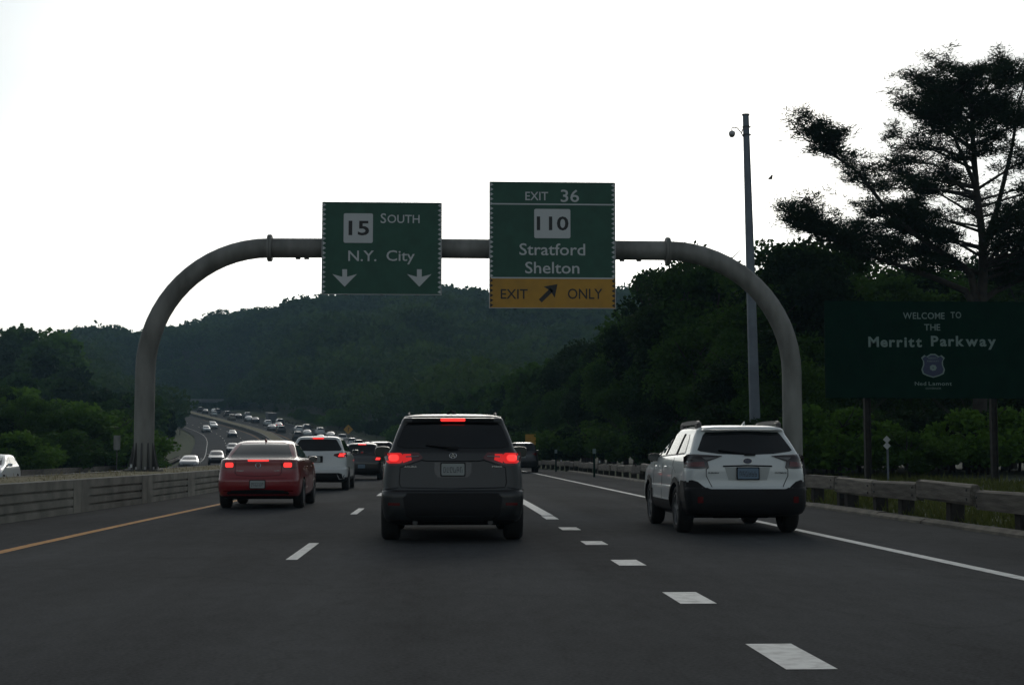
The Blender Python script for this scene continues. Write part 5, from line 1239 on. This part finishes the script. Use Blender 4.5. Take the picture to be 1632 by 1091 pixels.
# understorey bushes
UG = 'shrubs at the foot of the right wood'; UL = 'low green shrub at the foot of the dark right wood'
tree_px(BUSH[1], 1340, 652, 55, 'bright green rounded shrub between the gantry column and the welcome sign post', name='shrub', cat='shrub', wide=1.3)
tree_px(BUSH[1], 1555, 655, 56, 'green shrub rising behind the right post of the welcome sign', name='shrub', cat='shrub', wide=1.2)
tree_px(BUSH[0], 1450, 690, 53, 'low shrub between the two welcome sign posts', name='shrub', cat='shrub', wide=1.5)
for i in range(34):
    px = 870+(1850-870)*(i+rnd.random())/34; Y = max(56, min(edgeY(px)-rnd.uniform(0, 6), 110)) if px < 1250 else rnd.uniform(58, 70)
    tree_px(rnd.choice((BUSH[0], BUSH[2], BUSH[2])), px, rnd.uniform(650, 700), Y, where(px, 'low green shrub at the wood edge'), UG, rnd.uniform(1, 1.5), name='shrub', cat='shrub')
for i in range(34):
    px = 1180+(1850-1180)*(i+rnd.random())/34; Y = rnd.uniform(60, 74); p = at(px, 760, Y)
    put_tree(BUSH[2], p.x, Y, rnd.uniform(1.6, 2.6), where(px, 'knee-high undergrowth at the wood edge'), 'undergrowth at the wood edge', 1.7, name='shrub', cat='shrub')
for i in range(26):
    px = 480+(900-480)*(i+rnd.random())/26; Y = edgeY(px)-rnd.uniform(0, 5)
    p = at(px, 700, Y); put_tree(rnd.choice(BUSH), p.x, Y, rnd.uniform(2.5, 5), where(px, 'roadside shrub along the far bend'), UG, 1.3, name='shrub', cat='shrub')
# left side
LG = 'trees crowding left of the oncoming road'; LL = 'green bushy tree in the thicket left of the oncoming road'
def whereL(px, Y):
    d = 'furthest' if Y > 280 else 'middle' if Y > 200 else 'nearest'
    s_ = 'at the left edge' if px < 30 else 'left of the narrow sign' if px < 170 else 'around the gantry column' if px < 245 else 'by the far road bend'
    return 'green tree of the '+d+' thicket layer '+s_
def lp(px, y, Y, v, lb=None, wide=1.1): tree_px(v, px, y, Y, lb or whereL(px, Y), None if lb else LG, wide)
for px, y in ((-60, 540), (-20, 530), (35, 528), (68, 545), (95, 532)): lp(px, y, 330+rnd.uniform(-10, 20), rnd.choice(MID), wide=1.1)
for i in range(20): px = -120+270*(i+rnd.random())/20; lp(px, 556+rnd.uniform(0, 35)+max(0, px-90)*.7, 290+rnd.uniform(-25, 25), rnd.choice(MID[:3]))
for i in range(24): px = -140+390*(i+rnd.random())/24; lp(px, 600+rnd.uniform(0, 25)+max(0, px-130)*.15, 225+rnd.uniform(-20, 20), rnd.choice(MID[:3]))
for i in range(24): px = -160+370*(i+rnd.random())/24; lp(px, np.interp(px, [0, 60, 200, 290], [612, 640, 650, 655])+rnd.uniform(-8, 22), (150 if px < 180 else 175)+rnd.uniform(-12, 15), rnd.choice(NEAR if i % 3 else MID[3:]), wide=1.2)
for px, y, Y, lb in ((40, 640, 112, None), (-30, 660, 110, None), (95, 655, 116, None), (150, 672, 122, None), (172, 664, 120, 'light green rounded bush left of the gantry column'), (18, 690, 96, 'light green bush low at the left edge above the white car'), (228, 694, 150, 'green bush just right of the gantry column'), (205, 668, 126, None), (120, 690, 108, None), (70, 700, 104, None), (222, 690, 138, None)):
    p = at(px, y, Y); v = BUSH[1] if lb and 'light' in lb else rnd.choice(BUSH+NEAR[:1])
    tree_px(v, px, y, Y, lb or 'leafy shrub in the thicket behind the left guardrail', None if lb else 'shrubs behind the left guardrail', 1.4 if px < 190 else .85, name='shrub', cat='shrub')
for i in range(22):
    px = -60+300*(i+rnd.random())/22; Y = float(np.interp(px, [-60, 0, 200, 330], [80, 88, 120, 175]))+8+rnd.uniform(0, 8)
    p = at(px, 730, Y); put_tree(rnd.choice(BUSH), p.x, Y, rnd.uniform(1.3, 2.8), 'low shrub '+('at the left edge above the white hatchback' if px < 50 else 'left of the narrow sign' if px < 170 else 'around the gantry column foot')+' behind the left guardrail', 'shrubs behind the left guardrail', 1.6, name='shrub', cat='shrub')
for px, y, Y in ((262, 640, 300), (280, 632, 350), (294, 642, 400), (250, 636, 260), (270, 655, 245), (287, 660, 330)): lp(px, y, Y, rnd.choice(MID[:3]), 'tree of the thicket where the far road bends out of sight' if px == 294 else None, wide=.8)
for px, y, Y in ((356, 640, 560), (372, 632, 540), (392, 640, 520), (415, 640, 500), (440, 648, 470), (298, 640, 625), (318, 618, 690), (340, 616, 700), (365, 618, 660), (285, 622, 620), (352, 640, 628)): tree_px(rnd.choice(MID[:3]), px, y, Y, 'tree beside the far overpass at the foot of the hill', 'trees beside the overpass', wide=1.1)
# skyline trees of the hill
for px, y in ((338, 506), (364, 505), (480, 497), (497, 497), (583, 486), (602, 484), (620, 479), (642, 478), (700, 474), (745, 474), (780, 476), (300, 528), (405, 512), (445, 512)): tree_px(MID[rnd.randrange(3)], px, y, 852, 'tree on the ridge line of the wooded hill', 'ridge line trees', wide=1.7)
for px, y, lb in ((350, 495, 'tree standing proud of the ridge right of the left gantry curve'), (487, 488, 'lone rounded tree on the ridge left of the 15 South sign'), (592, 474, 'tree on the ridge showing below the 15 South sign'), (630, 468, 'taller tree on the ridge below the right edge of the 15 South sign'), (765, 466, 'tree on the ridge just left of the yellow exit panel'), (425, 503, 'broad low tree on the ridge below the left flange'), (530, 494, 'broad tree on the ridge just left below the 15 South sign'), (287, 519, 'small tree on the ridge right of the left gantry column')):
    tree_px(MID[rnd.randrange(3)], px, y, 850, lb, wide=1.9)
# ---- woodland covering the hill, one mass
def woodland():
    rng = np.random.default_rng(3); C_ = []; Tn = []; cnt = 0
    for i in range(9000):
        Y = 260+(960-260)*rng.random()**.75; px = rng.uniform(-170, 1350); X = (px-698)*Y/2350
        u = X-Xm(Y)
        if -20 < u < (20.5 if Y > 300 else 28) and Y < 650: continue
        if u < 0 and Y < 330: continue
        if cnt > 4000: break
        if cnt < 420 and i < 800: Y = rng.uniform(655, 900); px = rng.uniform(110, 500); X = (px-698)*Y/2350; u = X-Xm(Y)
        cnt += 1
        h = rng.uniform(9, 16); r = h*rng.uniform(.40, .62); z = gz(X, Y); nearer = Y < 470; per = 230 if nearer else 165
        if abs(u) < 32: r *= .7; h *= .75
        tt = rng.random(); sc = (.8 if nearer else 1.25)*r/5
        q = rng.normal(size=(per, 3)); q[:, 2] = np.abs(q[:, 2])-.25; q /= np.linalg.norm(q, axis=1)[:, None]
        ph = rng.uniform(0, 6.28, 4); lump = 1+.16*np.sin(q[:, 0]*5+ph[0])*np.sin(q[:, 1]*5+ph[1])+.12*np.sin(q[:, 2]*7+q[:, 0]*6+ph[2])+.05*rng.normal(size=per)
        q = q*lump[:, None]*np.array([r, r, h*.42])
        C_.append(np.concatenate([np.array([X, Y, z+h*.58])+q, np.full((per, 1), sc)], 1)); Tn.append(np.clip(tt**1.8*.85+.15*rng.random(per)+.12*q[:, 2]*0, 0, 1))
    A = np.concatenate(C_); Tn = np.concatenate(Tn)
    return Tn, A
M['leaf_hill'] = leaf_mat('woodland_leaf', (.004, .016, .008), (.075, .130, .028))
_l = leaves
def leaves(centers, size, rng, droop=0., aspect=1.0):
    if np.isscalar(size): size = np.full(len(centers), size)
    return _l(centers, size, rng)
Tn_, A_ = woodland()
rng_ = np.random.default_rng(9); V_ = leaves(A_[:, :3], A_[:, 3]*1.25, rng_); print('woodland quads', len(V_)//4)
tag(link('hillside_woodland', quad_mesh('hillside_woodland', V_, [M['leaf_hill']], Tn_)), 'dense leafy woodland covering the whole hill behind the highway', 'woodland', kind='stuff')

# ---- the big pine
def make_pine():
    Y0 = 66.; rng = np.random.default_rng(77)
    P = lambda x, y, dy=0: at(x, y, Y0+dy)
    root = at(1560, 700, Y0); root.z = gz(root.x, Y0)
    t = thing('pine_tree', 'tall old pine with long bare limbs towering over the welcome sign', 'tree', (0, 0, 0))
    segs = []   # (points, r0, r1)
    trunk = [Vector((root.x, Y0, root.z-.3)), P(1562, 600), P(1562, 500), P(1567, 440), P(1566, 380), P(1556, 300), P(1551, 230), P(1548, 165), P(1545, 110)]
    second = [P(1560, 505), P(1553, 464), P(1548, 440), P(1535, 424, -.5), P(1492, 397, -1), P(1452, 369, -1.4), P(1413, 334, -1.8), P(1377, 286, -2), P(1358, 267, -2.2), P(1322, 243, -2.4), P(1290, 212, -2.6), P(1272, 190, -2.6)]
    third = [P(1560, 500), P(1539, 464), P(1492, 444, -.8), P(1436, 424, -1.4), P(1369, 401, -2), P(1330, 381, -2.3), P(1279, 366, -2.6), P(1255, 336, -2.6)]
    right1 = [P(1563, 480), P(1590, 462, .5), P(1640, 440, 1), P(1700, 420, 1.5), P(1760, 380, 2)]
    stem2 = [P(1567, 400), P(1590, 330, 1.5), P(1612, 240, 2.5), P(1625, 160, 3), P(1640, 110, 3)]
    stemL = [P(1556, 300), P(1530, 240, -1), P(1505, 180, -1.5), P(1492, 120, -1.5)]
    up1 = [P(1335, 252, -2.3), P(1322, 225, -2.3), P(1313, 190, -2.2), P(1313, 168, -2.2)]
    mains = [(trunk, .36, .05), (second, .22, .02), (third, .2, .02), (right1, .18, .03), (stem2, .17, .03), (stemL, .12, .02), (up1, .05, .01)]
    sub = []
    # hand placed side limbs reaching left off the trunk
    for (a, b, c) in (((1560, 322), (1490, 262), (1408, 255)), ((1556, 300), (1470, 282), (1395, 268)), ((1552, 255), (1470, 228), (1420, 215)), ((1552, 235), (1480, 196), (1435, 160)), ((1550, 200), (1500, 160), (1470, 120)), ((1566, 350), (1500, 310), (1440, 290)), ((1553, 270), (1490, 240), (1425, 235)), ((1556, 310), (1480, 300), (1410, 300)), ((1551, 215), (1500, 190), (1455, 190)), ((1566, 370), (1490, 345), (1460, 320)), ((1566, 395), (1480, 370), (1400, 355)), ((1550, 190), (1515, 150), (1500, 110)), ((1568, 380), (1640, 330), (1720, 300)), ((1560, 300), (1620, 262), (1700, 240)), ((1552, 230), (1620, 200), (1690, 180)), ((1548, 170), (1580, 130), (1600, 90)), ((1548, 150), (1520, 110), (1490, 92)), ((1566, 410), (1500, 372), (1430, 330)), ((1566, 420), (1620, 380), (1680, 360)), ((1413, 334), (1395, 345), (1370, 330)), ((1492, 397), (1470, 372), (1440, 352))):
        dy = rng.uniform(-3, 3); sub.append(([P(*a), P(*b, dy*.6), P(*c, dy)], .08, .015))
    for k in range(44):   # limbs all round, seen front and back
        f = .36+.62*rng.random()**1.25; i = f*(len(trunk)-1); q = trunk[int(i)].lerp(trunk[min(len(trunk)-1, int(i)+1)], i % 1)
        a = rng.uniform(0, 2*PI); L_ = (1.15-f)*7.5*rng.uniform(.5, 1)+.8; d = Vector((math.cos(a), math.sin(a), .28))
        sub.append(([q, q+d*L_*.5, q+d*L_+Vector((0, 0, .12*L_))], .07, .012))
    for src in (stem2, stemL):
        for k in range(9):
            f = rng.uniform(.2, .98); i = f*(len(src)-1); q = src[int(i)].lerp(src[min(len(src)-1, int(i)+1)], i % 1); a = rng.uniform(0, 2*PI); L_ = rng.uniform(1, 2.6); d = Vector((math.cos(a), math.sin(a), .35)); sub.append(([q, q+d*L_*.5, q+d*L_], .05, .01))
    for src, lo, hi, n in ((second, 3.5, 11, 20), (third, 2, 7, 22), (right1, 1, 4, 14)):
        for k in range(n):
            i = rng.uniform(lo, hi); i = min(i, len(src)-1.01); q = src[int(i)].lerp(src[int(i)+1], i % 1); a = rng.uniform(0, 2*PI); L_ = (rng.uniform(.5, 1.1) if i > 5 else rng.uniform(.8, 2.0)); d = Vector((math.cos(a), math.sin(a)*.8, rng.uniform(.25, .8)))
            sub.append(([q, q+d*L_*.5, q+d*L_], .045, .01))
    mb = MB()
    def rad(n, a, b): return [a+(b-a)*(i/(n-1))**.8 for i in range(n)]
    o = None
    for pts, a, b in mains[:1]: m1 = MB(); m1.tube(pts, rad(len(pts), a, b), 12); m1.build('trunk', M['bark'], t, smooth=True)
    for pts, a, b in mains[1:]: m1 = MB(); m1.tube(pts, rad(len(pts), a, b), 8); m1.build('limb', M['bark'], t, smooth=True)
    twigs = []
    for pts, a, b in sub: mb.tube(pts, rad(len(pts), a, b), 5)
    # twigs and needle tufts
    tufts = []
    def along(pts, lo, n):
        for _ in range(n):
            i = rng.uniform(lo, .999)*(len(pts)-1); q = pts[int(i)].lerp(pts[int(i)+1], i % 1); a = rng.uniform(0, 2*PI); L_ = rng.uniform(.3, 1.0)
            e = q+Vector((math.cos(a)*L_, math.sin(a)*L_, rng.uniform(-.05, .55)*L_)); mb.tube([q, e], [.014, .006], 3, cap=False); tufts.append(e)
            for _2 in range(4): tufts.append(q.lerp(e, rng.uniform(.3, 1.1))+Vector(rng.normal(size=3))*.14)
    for pts, a, b in sub: along(pts, .38, int(4+2.6*(pts[-1]-pts[0]).length))
    along(second, .6, 24); along(third, .42, 60); along(stem2, .4, 20); along(stemL, .4, 16); along(trunk, .7, 20); along(right1, .3, 18)
    tag(mb.build('twigs', M['bark'], t), kind='stuff')
    C = np.array([tuple(v) for v in tufts]); n = len(C); K = 21
    cen = np.repeat(C, K, 0); d = rng.normal(size=(n*K, 3)); d[:, 2] = np.abs(d[:, 2])*.8-.15; d /= np.linalg.norm(d, axis=1)[:, None]
    L_ = rng.uniform(.14, .36, (n*K, 1)); sd_ = np.cross(d, rng.normal(size=(n*K, 3))); sd_ /= np.linalg.norm(sd_, axis=1)[:, None]; wd = .019
    start = cen+rng.normal(size=(n*K, 3))*np.array([.17, .17, .08])
    V = np.stack([start, start+d*L_*.5+sd_*wd, start+d*L_, start+d*L_*.5-sd_*wd], 1).reshape(-1, 3)
    tn = np.repeat(rng.random(n), K); print('pine needles', n*K)
    link('needles', quad_mesh('needles', V, [M['needle']], tn), t)
make_pine()

# ---- verge grass tufts, one mass
def grass():
    rng = np.random.default_rng(8); n = 26000; Y = 14+46*rng.random(n)**1.3; X = np.interp(Y, _Y, _XO)+8.45+rng.random(n)**1.2*10
    z = ground_z(X, Y); h = rng.uniform(.05, .22, n)*(1+1.0*(rng.random(n) > .93)); a = rng.uniform(0, 2*PI, n); wd = rng.uniform(.012, .03, n); ln = rng.normal(size=(n, 2))*.06
    V = np.stack([np.stack([X-wd*np.cos(a), Y-wd*np.sin(a), z], -1), np.stack([X+wd*np.cos(a), Y+wd*np.sin(a), z], -1), np.stack([X+ln[:, 0]+.003, Y+ln[:, 1], z+h], -1), np.stack([X+ln[:, 0]-.003, Y+ln[:, 1], z+h], -1)], 1).reshape(-1, 3)
    tag(link('grass', quad_mesh('grass', V, [M['grass']], rng.random(n))), 'short rough grass on the verge behind the right kerb', 'grass', kind='stuff')
    n = 9000; Y = 18+60*rng.random(n)**1.3; X = np.interp(Y, _Y, _XM)+rng.uniform(-1.0, 1.0, n); z = np.interp(Y, _Y, _ZR)+.62; h = rng.uniform(.02, .07, n)*(1+1.5*(rng.random(n) > .96)); a = rng.uniform(0, 2*PI, n); wd = rng.uniform(.01, .02, n); ln = rng.normal(size=(n, 2))*.03
    V = np.stack([np.stack([X-wd*np.cos(a), Y-wd*np.sin(a), z], -1), np.stack([X+wd*np.cos(a), Y+wd*np.sin(a), z], -1), np.stack([X+ln[:, 0]+.003, Y+ln[:, 1], z+h], -1), np.stack([X+ln[:, 0]-.003, Y+ln[:, 1], z+h], -1)], 1).reshape(-1, 3)
    tag(link('dry_grass', quad_mesh('dry_grass', V, [M['grass_dry']], rng.random(n))), 'sparse dry grass growing on top of the median barrier', 'grass', kind='stuff')
M['grass_dry'] = leaf_mat('dry_grass_blade', (.20, .17, .09), (.30, .27, .16))
grass()
# ---- bird
p = at(1228, 285, 60); t = thing('bird', 'tiny bird in flight in the pale sky right of the camera pole', 'bird', p)
mb = MB(); mb.tube([(-.12, 0, -.03), (-.05, 0, 0), (.05, 0, .01), (.1, 0, .03)], [.01, .035, .035, .01], 8); bd = mb.build('body', M['bark'], t, smooth=True)
for s in (1, -1):
    mb = MB(); mb.v = [(-.04, 0, .02), (.06, 0, .02), (.07, s*.16, .09), (.0, s*.32, .13), (-.05, s*.16, .08)]; mb.f = [(0, 1, 2, 4), (4, 2, 3)]; mb.m = [0, 0]; mb.build('wing', M['bark'], t)
# ---- haze
HZ = (.24/900)
hm = bpy.data.materials.new('haze'); hm.use_nodes = True; ht = hm.node_tree; ht.nodes.clear(); ho = ht.nodes.new('ShaderNodeOutputMaterial'); hv = ht.nodes.new('ShaderNodeVolumePrincipled')
hv.inputs['Color'].default_value = (.48, .78, 1.0, 1); hv.inputs['Density'].default_value = HZ; ht.links.new(hv.outputs[0], ho.inputs['Volume'])
mb = MB(); mb.box((0, 800, 62), (4700, 2200, 136)); o = mb.build('haze', hm); tag(o, kind='stuff')
